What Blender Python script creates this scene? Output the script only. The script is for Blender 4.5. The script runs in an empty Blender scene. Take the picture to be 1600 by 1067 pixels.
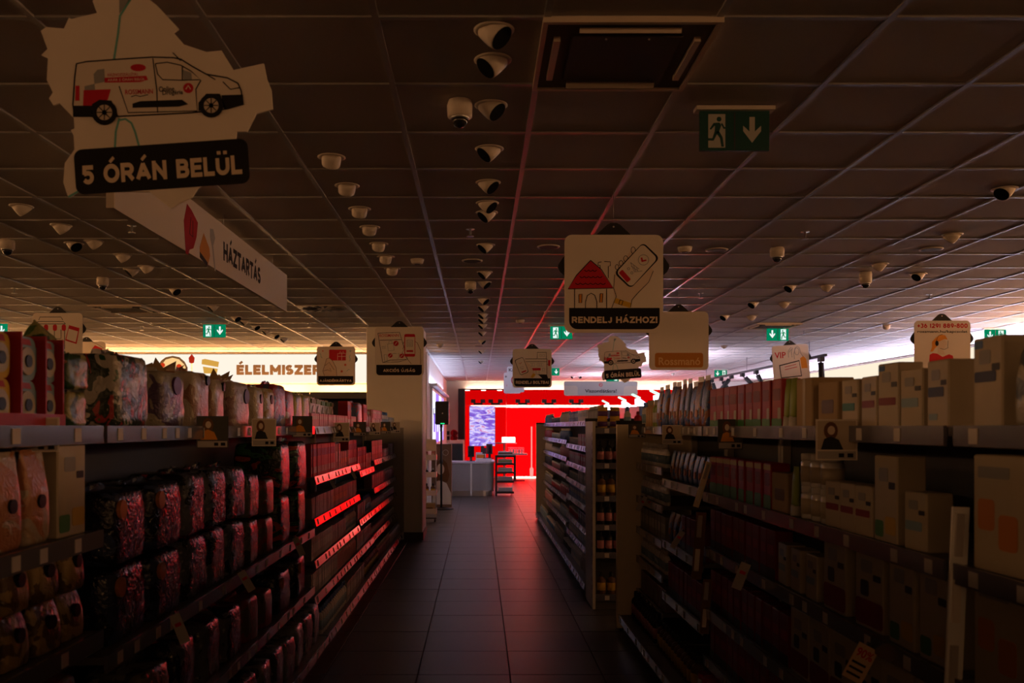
import bpy, math, random
from mathutils import Vector, Matrix
random.seed(7)
sc = bpy.context.scene
col = sc.collection
PI = math.pi

# ------------------------------------------------------------------ camera, world, exposure
F = 1371.0                    # focal length in pixels of the 1600 px wide frame
CAMZ = 1.61
VPX, VPY = 748.0, 667.0       # vanishing point of the aisle in the frame
cam_d = bpy.data.cameras.new('camera'); cam = bpy.data.objects.new('camera', cam_d); col.objects.link(cam)
cam.location = (0, 0, CAMZ); cam.rotation_euler = (PI/2, 0, 0)
cam_d.sensor_width = 36.0; cam_d.lens = 36.0*F/1600.0
cam_d.shift_x = (800-VPX)/1600.0; cam_d.shift_y = (VPY-533.5)/1600.0
cam_d.clip_start = .05; cam_d.clip_end = 120
cam_d.dof.use_dof = True; cam_d.dof.focus_distance = 7.0; cam_d.dof.aperture_fstop = 4.5
sc.camera = cam
w = bpy.data.worlds.new('world'); sc.world = w; w.use_nodes = True
w.node_tree.nodes['Background'].inputs[0].default_value = (.9, .75, .7, 1)
w.node_tree.nodes['Background'].inputs[1].default_value = 0.0006
sc.view_settings.view_transform = 'Standard'; sc.view_settings.look = 'None'
sc.view_settings.exposure = 0.0; sc.view_settings.gamma = 1.0; sc.view_settings.use_curve_mapping = False
# strengths of the shop's light boxes and lit panels, and of added lights
E_FOOD   = 42.0     # uplights added on the food shelving to brighten the ceiling
E_SIDE   = 13.2      # unseen fascias added along the side walls to light cards and pillar
E_REAR   = 3.6      # weaker unseen fascia added on the rear wall
E_RED    = 1.8      # backlit red wall at the far end
E_STRIP  = 15.0     # lamp strips on the red wall
E_WINDOW = 1.6      # lit poster frames on the corridor wall
E_RWARM  = 105.0     # warm uplights added for the ceiling, on the middle right wall units
E_RFAR   = 42.0     # cool uplights added for the ceiling, on the far right wall units
E_COVE   = 14.0     # unseen cove added to brighten the wall above the red panels
E_WASH   = 13.0     # wall washer added above the poster frames to light the far ceiling
E_TOP    = 60.0      # uplights added in the cosmetics unit tops to light the far ceiling

CEIL = 3.04
YB = 27.6            # far wall
XL, XR = -9.36, 8.64
YF = -6.5
def P(px, py, Y): return Vector(((px-VPX)/F*Y, Y, CAMZ+(VPY-py)/F*Y))

# ------------------------------------------------------------------ materials
MATS = {}
def lin(c):
    return tuple((x/12.92 if x <= .04045 else ((x+.055)/1.055)**2.4) for x in c)
PACK = .60      # how dark the packaging inks are overall
def mat(name, c, rough=.5, metal=0., spec=.5, noise=0., nscale=20., bump=0., emit=None, es=0., coat=0., alpha=None, trans=0.):
    if name in MATS: return MATS[name]
    if name.startswith('pack_') and name != 'pack_frosted': c = tuple(x*PACK for x in c); spec = .22; rough = max(rough, .45)
    if name.endswith('_ink') or name in ('sign_card', 'household_board', 'mitt_red', 'sponge_ochre', 'caption_cream'): spec = .12
    m = bpy.data.materials.new(name); m.use_nodes = True
    nt = m.node_tree; b = nt.nodes['Principled BSDF']
    b.inputs['Base Color'].default_value = (*c, 1); b.inputs['Roughness'].default_value = rough
    b.inputs['Metallic'].default_value = metal; b.inputs['Specular IOR Level'].default_value = spec
    if coat: b.inputs['Coat Weight'].default_value = coat; b.inputs['Coat Roughness'].default_value = .08
    if trans: b.inputs['Transmission Weight'].default_value = trans
    if emit: b.inputs['Emission Color'].default_value = (*emit, 1); b.inputs['Emission Strength'].default_value = es
    if noise or bump:
        tc = nt.nodes.new('ShaderNodeTexCoord'); n = nt.nodes.new('ShaderNodeTexNoise')
        n.inputs['Scale'].default_value = nscale; n.inputs['Detail'].default_value = 4
        nt.links.new(tc.outputs['Object'], n.inputs['Vector'])
        if noise:
            r = nt.nodes.new('ShaderNodeMix'); r.data_type = 'RGBA'
            r.inputs['A'].default_value = (*[x*(1-noise) for x in c], 1); r.inputs['B'].default_value = (*[min(1, x*(1+noise)) for x in c], 1)
            nt.links.new(n.outputs['Fac'], r.inputs['Factor']); nt.links.new(r.outputs['Result'], b.inputs['Base Color'])
        if bump:
            bp = nt.nodes.new('ShaderNodeBump'); bp.inputs['Strength'].default_value = bump; bp.inputs['Distance'].default_value = .01
            nt.links.new(n.outputs['Fac'], bp.inputs['Height']); nt.links.new(bp.outputs['Normal'], b.inputs['Normal'])
    MATS[name] = m; return m
def emis(name, c, s):
    if name in MATS: return MATS[name]
    m = bpy.data.materials.new(name); m.use_nodes = True; nt = m.node_tree
    nt.nodes.remove(nt.nodes['Principled BSDF']); e = nt.nodes.new('ShaderNodeEmission')
    e.inputs[0].default_value = (*c, 1); e.inputs[1].default_value = s
    nt.links.new(e.outputs[0], nt.nodes['Material Output'].inputs[0]); MATS[name] = m; return m
def printmat(name, cols, scale=14., rough=.28, bump=.45, stretch=(1, 1, 1), coat=.16):
    """printed film: patches of several inks, shifted from pack to pack, under crinkled clear plastic"""
    if name in MATS: return MATS[name]
    m = bpy.data.materials.new(name); m.use_nodes = True; nt = m.node_tree; b = nt.nodes['Principled BSDF']
    tc = nt.nodes.new('ShaderNodeTexCoord'); oi = nt.nodes.new('ShaderNodeObjectInfo')
    mp = nt.nodes.new('ShaderNodeMapping'); mp.inputs['Scale'].default_value = stretch
    cb = nt.nodes.new('ShaderNodeCombineXYZ'); mu = nt.nodes.new('ShaderNodeMath'); mu.operation = 'MULTIPLY'; mu.inputs[1].default_value = 9
    nt.links.new(oi.outputs['Random'], mu.inputs[0])
    for k in range(3): nt.links.new(mu.outputs[0], cb.inputs[k])
    nt.links.new(cb.outputs[0], mp.inputs['Location']); nt.links.new(tc.outputs['Object'], mp.inputs['Vector'])
    n = nt.nodes.new('ShaderNodeTexNoise'); n.inputs['Scale'].default_value = scale; n.inputs['Detail'].default_value = 2.5; n.inputs['Distortion'].default_value = .8
    nt.links.new(mp.outputs[0], n.inputs['Vector'])
    cr = nt.nodes.new('ShaderNodeValToRGB'); cr.color_ramp.interpolation = 'CONSTANT'
    while len(cr.color_ramp.elements) < len(cols): cr.color_ramp.elements.new(.5)
    for i, c in enumerate(cols):
        cr.color_ramp.elements[i].position = 0 if i == 0 else .34+.34*(i-1)/max(1, len(cols)-2) if len(cols) > 2 else .5
        cr.color_ramp.elements[i].color = (*[x*PACK for x in c], 1)
    nt.links.new(n.outputs['Fac'], cr.inputs[0]); nt.links.new(cr.outputs[0], b.inputs['Base Color'])
    b.inputs['Roughness'].default_value = rough; b.inputs['Specular IOR Level'].default_value = .3; b.inputs['Coat Weight'].default_value = coat; b.inputs['Coat Roughness'].default_value = .1
    v = nt.nodes.new('ShaderNodeTexNoise'); v.inputs['Scale'].default_value = 26; v.inputs['Distortion'].default_value = 2.0
    nt.links.new(tc.outputs['Object'], v.inputs['Vector'])
    bp = nt.nodes.new('ShaderNodeBump'); bp.inputs['Strength'].default_value = bump; bp.inputs['Distance'].default_value = .012
    nt.links.new(v.outputs['Fac'], bp.inputs['Height']); nt.links.new(bp.outputs['Normal'], b.inputs['Normal'])
    nt.links.new(bp.outputs['Normal'], b.inputs['Coat Normal'])
    MATS[name] = m; return m

M_tile  = mat('ceiling_board', (.50, .45, .42), .9, spec=.12, noise=.05, nscale=60, bump=.05)
M_bar   = mat('painted_steel_bar', (.38, .365, .36), .34, spec=.6)
M_slab  = mat('soffit', (.2, .19, .18), .9)
M_floor = mat('porcelain_tile', (.05, .046, .043), .38, spec=.25, noise=.14, nscale=5, bump=.02)
M_grout = mat('grout', (.05, .047, .045), .9)
M_wall  = mat('wall_paint', (.72, .66, .6), .8, noise=.03, nscale=4)
M_beige = mat('beige_panel', (.55, .47, .38), .6, noise=.04)
M_pillar= mat('pillar_paint', (.88, .82, .72), .75, noise=.05, nscale=3)
M_base  = mat('dark_skirting', (.05, .045, .04), .5)
M_black = mat('black_plastic', (.012, .012, .013), .4)
M_blackm= mat('matt_black_board', (.010, .009, .009), .7)
M_dark  = mat('charcoal_steel', (.035, .034, .038), .45)
M_card  = mat('sign_card', (.78, .70, .62), .7, noise=.02, nscale=30)
M_white = mat('white_plastic', (.8, .78, .75), .4)
M_ink   = mat('black_ink', (.015, .013, .013), .6)
M_red   = mat('red_ink', (.55, .02, .03), .55)
M_orange= mat('orange_ink', (.75, .30, .04), .6)
M_yellow= mat('yellow_ink', (.7, .42, .03), .6)
M_teal  = mat('teal_ink', (.16, .42, .38), .6)
M_grey  = mat('grey_ink', (.3, .3, .31), .6)
M_skin  = mat('pale_ink', (.74, .60, .49), .65)
M_brown = mat('brown_ink', (.17, .08, .035), .6)
M_rail  = mat('price_rail_plastic', (.085, .082, .105), .2, spec=.75, coat=.25)
M_railc = mat('clear_price_rail', (.18, .175, .20), .16, spec=.8, coat=.4)
M_shelf = mat('shelf_steel', (.10, .095, .10), .5)
M_back  = mat('back_panel_steel', (.028, .026, .028), .6)
M_upr   = mat('upright_steel', (.42, .38, .33), .5)
M_creamp= mat('cream_end_panel', (.72, .60, .42), .55, noise=.03)
M_tag   = mat('price_paper', (.42, .38, .36), .6)
M_steel = mat('brushed_steel', (.55, .55, .57), .3, metal=.9)
M_desk  = mat('desk_laminate', (.26, .255, .26), .45, noise=.05)
M_lens  = mat('lamp_opening', (.006, .006, .006), .9, spec=.05)
M_spot  = mat('lamp_housing', (.70, .62, .54), .5)
M_glass = mat('dark_glass', (.02, .02, .025), .06, spec=.8)
M_green = mat('exit_green_unlit', (.0, .055, .045), .4)

# ------------------------------------------------------------------ mesh builder
class MB:
    def __init__(s): s.v = []; s.f = []; s.sm = []
    def add(s, vs, fs, smooth=False):
        o = len(s.v); s.v += [tuple(x) for x in vs]
        for f in fs: s.f.append([i+o for i in f]); s.sm.append(smooth)
        return s
    def box(s, x0, x1, y0, y1, z0, z1):
        return s.add([(x0,y0,z0),(x1,y0,z0),(x1,y1,z0),(x0,y1,z0),(x0,y0,z1),(x1,y0,z1),(x1,y1,z1),(x0,y1,z1)],
              [(0,3,2,1),(4,5,6,7),(0,1,5,4),(1,2,6,5),(2,3,7,6),(3,0,4,7)])
    def cbox(s, x0, x1, y0, y1, z0, z1, c):
        """box with chamfered vertical and top edges"""
        pts = [(x0+c,y0),(x1-c,y0),(x1,y0+c),(x1,y1-c),(x1-c,y1),(x0+c,y1),(x0,y1-c),(x0,y0+c)]
        cx, cy = (x0+x1)/2, (y0+y1)/2
        def ring(z, k): return [(px+(c if px < cx else -c)*k, py+(c if py < cy else -c)*k, z) for px, py in pts]
        rs = [ring(z0, .6), ring(z0+c, 0), ring(z1-c, 0), ring(z1, .6)]
        vs = [p for r in rs for p in r]; fs = [tuple(reversed(range(8))), tuple(range(24, 32))]
        for r in range(3):
            for i in range(8): j = (i+1) % 8; fs.append((r*8+i, r*8+j, (r+1)*8+j, (r+1)*8+i))
        return s.add(vs, fs)
    def prism(s, pts, y0, y1):
        """polygon in XZ extruded along Y (y0 is the front)"""
        a = sum(pts[i][0]*pts[(i+1)%len(pts)][1]-pts[(i+1)%len(pts)][0]*pts[i][1] for i in range(len(pts)))
        if a < 0: pts = pts[::-1]
        n = len(pts); vs = [(p[0], y0, p[1]) for p in pts]+[(p[0], y1, p[1]) for p in pts]
        fs = [tuple(range(n)), tuple(reversed(range(n, 2*n)))]
        for i in range(n): j = (i+1) % n; fs.append((i, i+n, j+n, j))
        return s.add(vs, fs)
    def zprism(s, pts, z0, z1):
        a = sum(pts[i][0]*pts[(i+1)%len(pts)][1]-pts[(i+1)%len(pts)][0]*pts[i][1] for i in range(len(pts)))
        if a < 0: pts = pts[::-1]
        n = len(pts); vs = [(p[0], p[1], z0) for p in pts]+[(p[0], p[1], z1) for p in pts]
        fs = [tuple(reversed(range(n))), tuple(range(n, 2*n))]
        for i in range(n): j = (i+1) % n; fs.append((i, j, j+n, i+n))
        return s.add(vs, fs)
    def lathe(s, prof, n=12, cx=0, cy=0, sx=1, sy=1, M=None, smooth=True):
        vs = []
        for r, z in prof:
            for i in range(n):
                a = 2*PI*i/n; p = Vector((cx+r*sx*math.cos(a), cy+r*sy*math.sin(a), z)); vs.append(M @ p if M else p)
        fs = []
        for k in range(len(prof)-1):
            for i in range(n): j = (i+1) % n; fs.append((k*n+i, k*n+j, (k+1)*n+j, (k+1)*n+i))
        o = len(s.v); s.add(vs, fs, smooth)
        s.f.append([o+i for i in reversed(range(n))]); s.sm.append(False)
        s.f.append([o+(len(prof)-1)*n+i for i in range(n)]); s.sm.append(False)
        return s
    def tube(s, pts, r, n=6):
        pts = [Vector(p) for p in pts]; rings = []
        for i, p in enumerate(pts):
            d = (pts[min(i+1, len(pts)-1)]-pts[max(i-1, 0)]).normalized()
            u = d.cross(Vector((0, 0, 1)) if abs(d.z) < .9 else Vector((1, 0, 0))).normalized(); v = d.cross(u)
            rings.append([p+r*(math.cos(2*PI*k/n)*u+math.sin(2*PI*k/n)*v) for k in range(n)])
        vs = [q for g in rings for q in g]; fs = [tuple(range(n)), tuple(reversed(range((len(pts)-1)*n, len(pts)*n)))]
        for i in range(len(pts)-1):
            for k in range(n): j = (k+1) % n; fs.append((i*n+k, (i+1)*n+k, (i+1)*n+j, i*n+j))
        return s.add(vs, fs, True)
    def stroke(s, pts, wd, y0, y1, closed=False):
        """flat ribbon of width wd along a polyline in XZ"""
        n = len(pts); L = []; R = []
        for i in range(n):
            a = pts[(i-1) % n] if (closed or i > 0) else pts[i]; b = pts[(i+1) % n] if (closed or i < n-1) else pts[i]
            dx, dz = b[0]-a[0], b[1]-a[1]; l = math.hypot(dx, dz) or 1; nx, nz = -dz/l*wd/2, dx/l*wd/2
            L.append((pts[i][0]+nx, pts[i][1]+nz)); R.append((pts[i][0]-nx, pts[i][1]-nz))
        for i in range(n if closed else n-1):
            j = (i+1) % n; s.prism([L[i], L[j], R[j], R[i]], y0, y1)
        return s
    def mesh(s, name, m):
        me = bpy.data.meshes.new(name); me.from_pydata(s.v, [], s.f)
        if any(s.sm): me.polygons.foreach_set('use_smooth', s.sm)
        if m: me.materials.append(m)
        me.update(); return me
    def build(s, name, m, parent=None, loc=None, rz=0):
        return obj(name, s.mesh(name, m), parent, loc, rz)
def obj(name, me, parent=None, loc=None, rz=0):
    o = bpy.data.objects.new(name, me); col.objects.link(o)
    if parent: o.parent = parent
    if loc is not None: o.location = loc
    if rz: o.rotation_euler.z = rz
    return o
def tag(o, label, cat, group=None, kind=None):
    o['label'] = label; o['category'] = cat
    if group: o['group'] = group
    if kind: o['kind'] = kind
    return o
def thing(name, label, cat, loc=(0, 0, 0), rz=0, group=None):
    o = obj(name, None, None, loc, rz); o.empty_display_size = .1; return tag(o, label, cat, group)
def struct(o): o['kind'] = 'structure'; return o
KIDS = {}
def kids(o):
    if o.name not in KIDS: KIDS[o.name] = [x for x in bpy.data.objects if x.parent == o]
    return KIDS[o.name]
def dup(root, loc, rz=None, label=None, group=None):
    """a copy of a thing with copies of its parts and sub-parts"""
    def cp(o, par):
        c = o.copy(); col.objects.link(c); c.parent = par
        for ch in kids(o): cp(ch, c)
        return c
    c = cp(root, None); c.location = loc
    if rz is not None: c.rotation_euler.z = rz
    if label: c['label'] = label
    if group: c['group'] = group
    return c

# ------------------------------------------------------------------ lettering
TXT = {}
def text_mesh(s, bold=.0):
    k = (s, bold)
    if k in TXT: return TXT[k]
    c = bpy.data.curves.new('t', 'FONT'); c.body = s; c.size = 1; c.offset = bold; c.resolution_u = 3; c.extrude = .5
    o = bpy.data.objects.new('t', c); col.objects.link(o); bpy.context.view_layer.update()
    me = bpy.data.meshes.new_from_object(o.evaluated_get(bpy.context.evaluated_depsgraph_get()))
    vs = [v.co.copy() for v in me.vertices]; fs = [tuple(p.vertices) for p in me.polygons]
    bpy.data.objects.remove(o); bpy.data.curves.remove(c); bpy.data.meshes.remove(me)
    x0 = min(v.x for v in vs); x1 = max(v.x for v in vs); y0 = min(v.y for v in vs); y1 = max(v.y for v in vs)
    TXT[k] = ([((v.x-(x0+x1)/2)/(x1-x0), (v.y-(y0+y1)/2)/(y1-y0), v.z) for v in vs], fs); return TXT[k]

def _arc(cx, cy, rx, ry, a0, a1, n=9): return [(cx+rx*math.cos(math.radians(a0+(a1-a0)*i/(n-1))), cy+ry*math.sin(math.radians(a0+(a1-a0)*i/(n-1)))) for i in range(n)]
GL = {  # heavy block capitals: width, strokes on a unit square
 'A': (.95, [[(0, 0), (.5, 1)], [(.5, 1), (1, 0)], [(.22, .3), (.78, .3)]]), 'B': (.8, [[(0, 0), (0, 1)], [(0, 1), (.5, 1)]+_arc(.6, .76, .32, .24, 90, -90)+[(0, .52)], [(0, .52), (.6, .52)]+_arc(.62, .26, .38, .26, 90, -90)+[(0, 0)]]),
 'C': (.9, [_arc(.55, .5, .55, .5, 45, 315, 17)]), 'D': (.88, [[(0, 0), (0, 1)], [(0, 1), (.4, 1)]+_arc(.42, .5, .58, .5, 90, -90, 13)+[(0, 0)]]), 'E': (.72, [[(0, 0), (0, 1)], [(0, 1), (1, 1)], [(0, .5), (.88, .5)], [(0, 0), (1, 0)]]),
 'G': (.92, [_arc(.52, .5, .52, .5, 45, 330, 17)+[(1, .42)], [(1, .42), (.6, .42)], [(1, .42), (1, .12)]]), 'H': (.86, [[(0, 0), (0, 1)], [(1, 0), (1, 1)], [(0, .5), (1, .5)]]), 'I': (.22, [[(.5, 0), (.5, 1)]]), 'J': (.6, [[(1, 1), (1, .35)]+_arc(.5, .33, .5, .33, 0, -160)]),
 'K': (.86, [[(0, 0), (0, 1)], [(0, .38), (.95, 1)], [(.4, .6), (1, 0)]]), 'L': (.68, [[(0, 1), (0, 0)], [(0, 0), (1, 0)]]), 'M': (1.05, [[(0, 0), (0, 1)], [(0, 1), (.5, .3)], [(.5, .3), (1, 1)], [(1, 1), (1, 0)]]), 'N': (.9, [[(0, 0), (0, 1)], [(0, 1), (1, 0)], [(1, 0), (1, 1)]]),
 'O': (1., [_arc(.5, .5, .5, .5, 0, 360, 25)]), 'R': (.84, [[(0, 0), (0, 1)], [(0, 1), (.55, 1)]+_arc(.6, .73, .36, .27, 90, -90)+[(0, .46)], [(.5, .46), (1, 0)]]), 'S': (.78, [_arc(.5, .75, .46, .25, 40, 270, 12)+_arc(.5, .25, .5, .25, 90, -145, 12)]),
 'T': (.8, [[(0, 1), (1, 1)], [(.5, 1), (.5, 0)]]), 'U': (.86, [[(0, 1), (0, .4)]+_arc(.5, .4, .5, .4, 180, 360, 13)+[(1, 1)]]), 'Y': (.9, [[(0, 1), (.5, .45)], [(1, 1), (.5, .45)], [(.5, .45), (.5, 0)]]), 'Z': (.8, [[(0, 1), (1, 1)], [(1, 1), (0, 0)], [(0, 0), (1, 0)]]),
 '!': (.22, [[(.5, 1), (.5, .42)], [(.5, .06), (.5, 0)]]), '5': (.74, [[(.95, 1), (.1, 1)], [(.1, 1), (.05, .56)], [(.05, .56), (.45, .62)]+_arc(.48, .31, .5, .31, 80, -145, 13)]), '+': (.6, [[(0, .45), (1, .45)], [(.5, .2), (.5, .7)]]), '-': (.42, [[(0, .45), (1, .45)]]),
 '(': (.3, [_arc(1.1, .5, 1.1, .62, 120, 240)]), ')': (.3, [_arc(-.1, .5, 1.1, .62, 60, -60)]), '3': (.72, [_arc(.45, .76, .45, .24, 140, -80, 11), _arc(.45, .27, .53, .27, 80, -145, 12)]), '6': (.76, [_arc(.5, .31, .5, .31, 0, 360, 17), [(.03, .36), (.2, .75), (.6, 1)]]),
 '2': (.74, [_arc(.5, .7, .45, .3, 150, -30, 11)+[(0, 0)], [(0, 0), (1, 0)]]), '9': (.76, [_arc(.5, .69, .5, .31, 0, 360, 17), [(.97, .64), (.8, .25), (.4, 0)]]), '8': (.76, [_arc(.5, .77, .42, .23, 0, 360, 15), _arc(.5, .27, .5, .27, 0, 360, 17)]), '0': (.8, [_arc(.5, .5, .5, .5, 0, 360, 21)]), ' ': (.42, [])}
ACC = {'Á': 'A', 'É': 'E', 'Ó': 'O', 'Ú': 'U', 'Ü': 'U', 'Í': 'I'}
def block_text(s, t=.235):
    quads = []; x = 0.; word = [0]
    def seg(a, b, ext, tk=1.):
        dx, dy = b[0]-a[0], b[1]-a[1]; l = math.hypot(dx, dy)
        if l < 1e-6: return
        ux, uy = dx/l, dy/l; a = (a[0]-ux*ext, a[1]-uy*ext); b = (b[0]+ux*ext, b[1]+uy*ext); nx, ny = -uy*t/2*tk, ux*t/2*tk
        quads.append((word[0], [(a[0]+nx, a[1]+ny), (a[0]-nx, a[1]-ny), (b[0]-nx, b[1]-ny), (b[0]+nx, b[1]+ny)]))
    for ch in s:
        if ch == ' ': word[0] += 1
        wd, st = GL[ACC.get(ch, ch)]
        m = lambda p: (x+t/2+p[0]*max(0, wd-t), t/2+p[1]*(1-t))
        for line in st:
            pts = [m(p) for p in line]
            for i in range(len(pts)-1): seg(pts[i], pts[i+1], (t/2 if (len(pts) == 2 and (abs(pts[0][0]-pts[1][0]) < 1e-6 or abs(pts[0][1]-pts[1][1]) < 1e-6)) else t*.12))
        c = x+wd/2
        if ch in 'ÁÉÓÚÍ': seg((c-.07, 1.09), (c+.2, 1.33), 0, .72)
        if ch == 'Ü': seg((c-.2, 1.10), (c-.2, 1.28), 0); seg((c+.2, 1.10), (c+.2, 1.28), 0)
        x += wd+.1
    xs = [p[0] for _, q in quads for p in q]; ys = [p[1] for _, q in quads for p in q]; x0, x1, y0, y1 = min(xs), max(xs), min(ys), max(ys)
    return [(wi, [((p[0]-x0)/(x1-x0)-.5, (p[1]-y0)/(y1-y0)-.5) for p in q]) for wi, q in quads]

class Art:
    """flat print laid on a board that faces -Y; (u, v) are the units of a tracing, k metres each"""
    def __init__(s, parent, uc, vc, k, y=0., dy=.0006): s.p, s.uc, s.vc, s.k, s.y, s.dy = parent, uc, vc, k, y, dy
    def c(s, p): return ((p[0]-s.uc)*s.k, (s.vc-p[1])*s.k)
    def yy(s, layer): return s.y-s.dy*layer, s.y-s.dy*(layer-1)
    def fill(s, name, polys, m, layer=1):
        if not isinstance(polys[0][0], (tuple, list)): polys = [polys]
        for q in polys: o = MB().prism([s.c(p) for p in q], *s.yy(layer)).build(name, m, s.p)
        return o
    def stroke(s, name, lines, wd, m, layer=2, closed=False):
        b = MB()
        if not isinstance(lines[0][0], (tuple, list)): lines = [lines]
        if name.endswith('scallop') or name.endswith('window_lines'):
            for q in lines: o = MB().stroke([s.c(p) for p in q], wd*s.k, *s.yy(layer), closed).build(name, m, s.p)
            return o
        for q in lines: b.stroke([s.c(p) for p in q], wd*s.k, *s.yy(layer), closed)
        return b.build(name, m, s.p)
    def text(s, name, t, u0, v0, u1, v1, m, layer=2, bold=.02, rot=0., thick=None):
        if bold == 'block':
            W, H = (u1-u0)*s.k, (v1-v0)*s.k; cx, cz = s.c(((u0+u1)/2, (v0+v1)/2)); ca, sa = math.cos(rot), math.sin(rot); bs = {}; ya, yb = s.yy(layer)
            for i, (wi, q) in enumerate(block_text(t, thick or .235)): bs.setdefault(wi, MB()).prism([(cx+x*W*ca-y*H*sa, cz+x*W*sa+y*H*ca) for x, y in q], ya-.00003*(i % 9), yb)
            for b in bs.values(): o = b.build(name, m, s.p)
            return o
        vs, fs = text_mesh(t, bold); W, H = (u1-u0)*s.k, (v1-v0)*s.k; cx, cz = s.c(((u0+u1)/2, (v0+v1)/2))
        ya, yb = s.yy(layer); ca, sa = math.cos(rot), math.sin(rot); b = MB()
        b.add([(cx+x*W*ca-y*H*sa, (ya+yb)/2-z*abs(ya-yb), cz+x*W*sa+y*H*ca) for x, y, z in vs], fs)
        return b.build(name, m, s.p)
def rr(u0, v0, u1, v1, r, n=5, rot=0.):
    pts = []
    for cx, cy, a0 in ((u1-r, v0+r, -90), (u1-r, v1-r, 0), (u0+r, v1-r, 90), (u0+r, v0+r, 180)):
        for i in range(n+1): a = math.radians(a0+90*i/n); pts.append((cx+r*math.cos(a), cy+r*math.sin(a)))
    if rot:
        cx, cy = (u0+u1)/2, (v0+v1)/2; c, s_ = math.cos(rot), math.sin(rot)
        pts = [(cx+(x-cx)*c-(y-cy)*s_, cy+(x-cx)*s_+(y-cy)*c) for x, y in pts]
    return pts
def circ(cx, cy, r, n=16, ry=None, a0=0, a1=360):
    full = a1-a0 == 360
    return [(cx+r*math.cos(math.radians(a0+(a1-a0)*i/(n if full else n-1))), cy+(ry or r)*math.sin(math.radians(a0+(a1-a0)*i/(n if full else n-1)))) for i in range(n)]
def xf(pts, ou, ov, s=1.): return [(ou+p[0]*s, ov+p[1]*s) for p in pts]

# ------------------------------------------------------------------ the room shell
def wallbox(name, x0, x1, y0, y1, z0, z1, m, label=None):
    o = struct(MB().box(x0, x1, y0, y1, z0, z1).build(name, m))
    if label: o['label'] = label
    return o
wall_far = wallbox('wall_far', -1.2, XR, YB, YB+.2, 0, CEIL+.1, M_wall, 'pale far wall above the red backlit panels')
wallbox('wall_food', XL, -1.0, 16.9, 17.1, 0, CEIL+.1, M_wall, 'pale wall under the glowing food fascia')
wallbox('wall_corridor', -1.2, -1.0, 17.1, YB, 0, CEIL+.1, M_wall, 'pale corridor wall behind the loudspeaker')
wallbox('wall_left', XL-.2, XL, YF, 17.1, 0, CEIL+.1, M_wall, 'pale side wall beyond the left shelves')
wallbox('wall_right', XR, XR+.2, YF, YB+.2, 0, CEIL+.1, M_wall, 'pale side wall beyond the right shelves')
wallbox('wall_rear', XL-.2, XR+.2, YF-.2, YF, 0, CEIL+.1, M_wall, 'rear wall of the shop')

# ceiling: soffit, hanging grid, one board to each cell
ceiling = struct(MB().box(XL, XR, YF, YB, CEIL+.045, CEIL+.12).build('ceiling', M_slab)); ceiling['label'] = 'suspended ceiling of square boards in a steel grid'
gx = [.24+.6*k for k in range(-16, 15)]; gy = [3.068+.6*k for k in range(-16, 42)]
cells = []
for i in range(len(gx)-1):
    for j in range(len(gy)-1):
        x, y = gx[i]+.3, gy[j]+.3
        if y < .5 or y > YB or (y > 17.1 and x < -1): pri = 1e9
        else:
            px, py = VPX+F*x/y, VPY-F*(CEIL-CAMZ)/y
            pri = y if (-60 < px < 1660 and -90 < py < 660) else 1e9
        cells.append((pri, x, y))
cells.sort()
tile_me = MB().add([(-.286,-.286,0),(.286,-.286,0),(.286,.286,0),(-.286,.286,0),(-.292,-.292,.004),(.292,-.292,.004),(.292,.292,.004),(-.292,.292,.004),(-.292,-.292,.02),(.292,-.292,.02),(.292,.292,.02),(-.292,.292,.02)],
    [(0,3,2,1),(0,1,5,4),(1,2,6,5),(2,3,7,6),(3,0,4,7),(4,5,9,8),(5,6,10,9),(6,7,11,10),(7,4,8,11),(8,9,10,11)]).mesh('ceiling_tile', M_tile)
def cassette_cell(x, y): return any(abs(x-a) < .2 and abs(y-b) < .2 for a, b in CASS)
CASS = [(.54, 3.368), (-4.26, 10.568), (-1.86, 10.568), (4.14, 12.368)]
rest = MB()
for n, (pri, x, y) in enumerate(c for c in cells if not cassette_cell(c[1], c[2])):
    if n < 300 and pri < 1e8:
        t = obj('ceiling_tile', tile_me, ceiling, (x, y, CEIL+.004+random.uniform(-.0006, .0006)))
    elif YF < y < YB:
        rest.box(x-.288, x+.288, y-.288, y+.288, CEIL+.004, CEIL+.02)
r = rest.build('ceiling_tile_field', M_tile, ceiling); r['kind'] = 'stuff'
for x in gx[1:-1]:
    MB().box(x-.012, x+.012, YF, YB if x > -1 else 16.9, CEIL-.004, CEIL+.03).build('main_grid_bar', M_bar, ceiling)
for y in gy:
    if YF < y < YB:
        MB().box(XL if y < 16.9 else -1.0, XR, y-.012, y+.012, CEIL-.003, CEIL+.03).build('cross_grid_bar', M_bar, ceiling)

# floor: bed with sunken joints, tiles laid on it
floor = struct(MB().box(XL, XR, YF, YB, -.1, -.004).build('floor', M_grout)); floor['label'] = 'dark grey tiled floor of the aisle'
ft_me = MB().add([(-.2975,-.2975,-.004),(.2975,-.2975,-.004),(.2975,.2975,-.004),(-.2975,.2975,-.004),(-.2955,-.2955,0),(.2955,-.2955,0),(.2955,.2955,0),(-.2955,.2955,0)],
    [(4,5,6,7),(0,1,5,4),(1,2,6,5),(2,3,7,6),(3,0,4,7)]).mesh('floor_tile', M_floor)
rest = MB()
for i in range(-16, 15):
    for j in range(-20, 37):
        x, y = .203+.6*i+.3, 5.704+.6*j+.3
        if not (XL+.2 < x < XR-.2 and YF < y < YB-.1): continue
        if -1.35 < x < 1.4 and 3.4 < y: obj('floor_tile', ft_me, floor, (x, y, random.uniform(-.0004, .0004)))
        else: rest.box(x-.2965, x+.2965, y-.2965, y+.2965, -.004, 0)
r = rest.build('floor_tile_field', M_floor, floor); r['kind'] = 'stuff'

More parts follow.
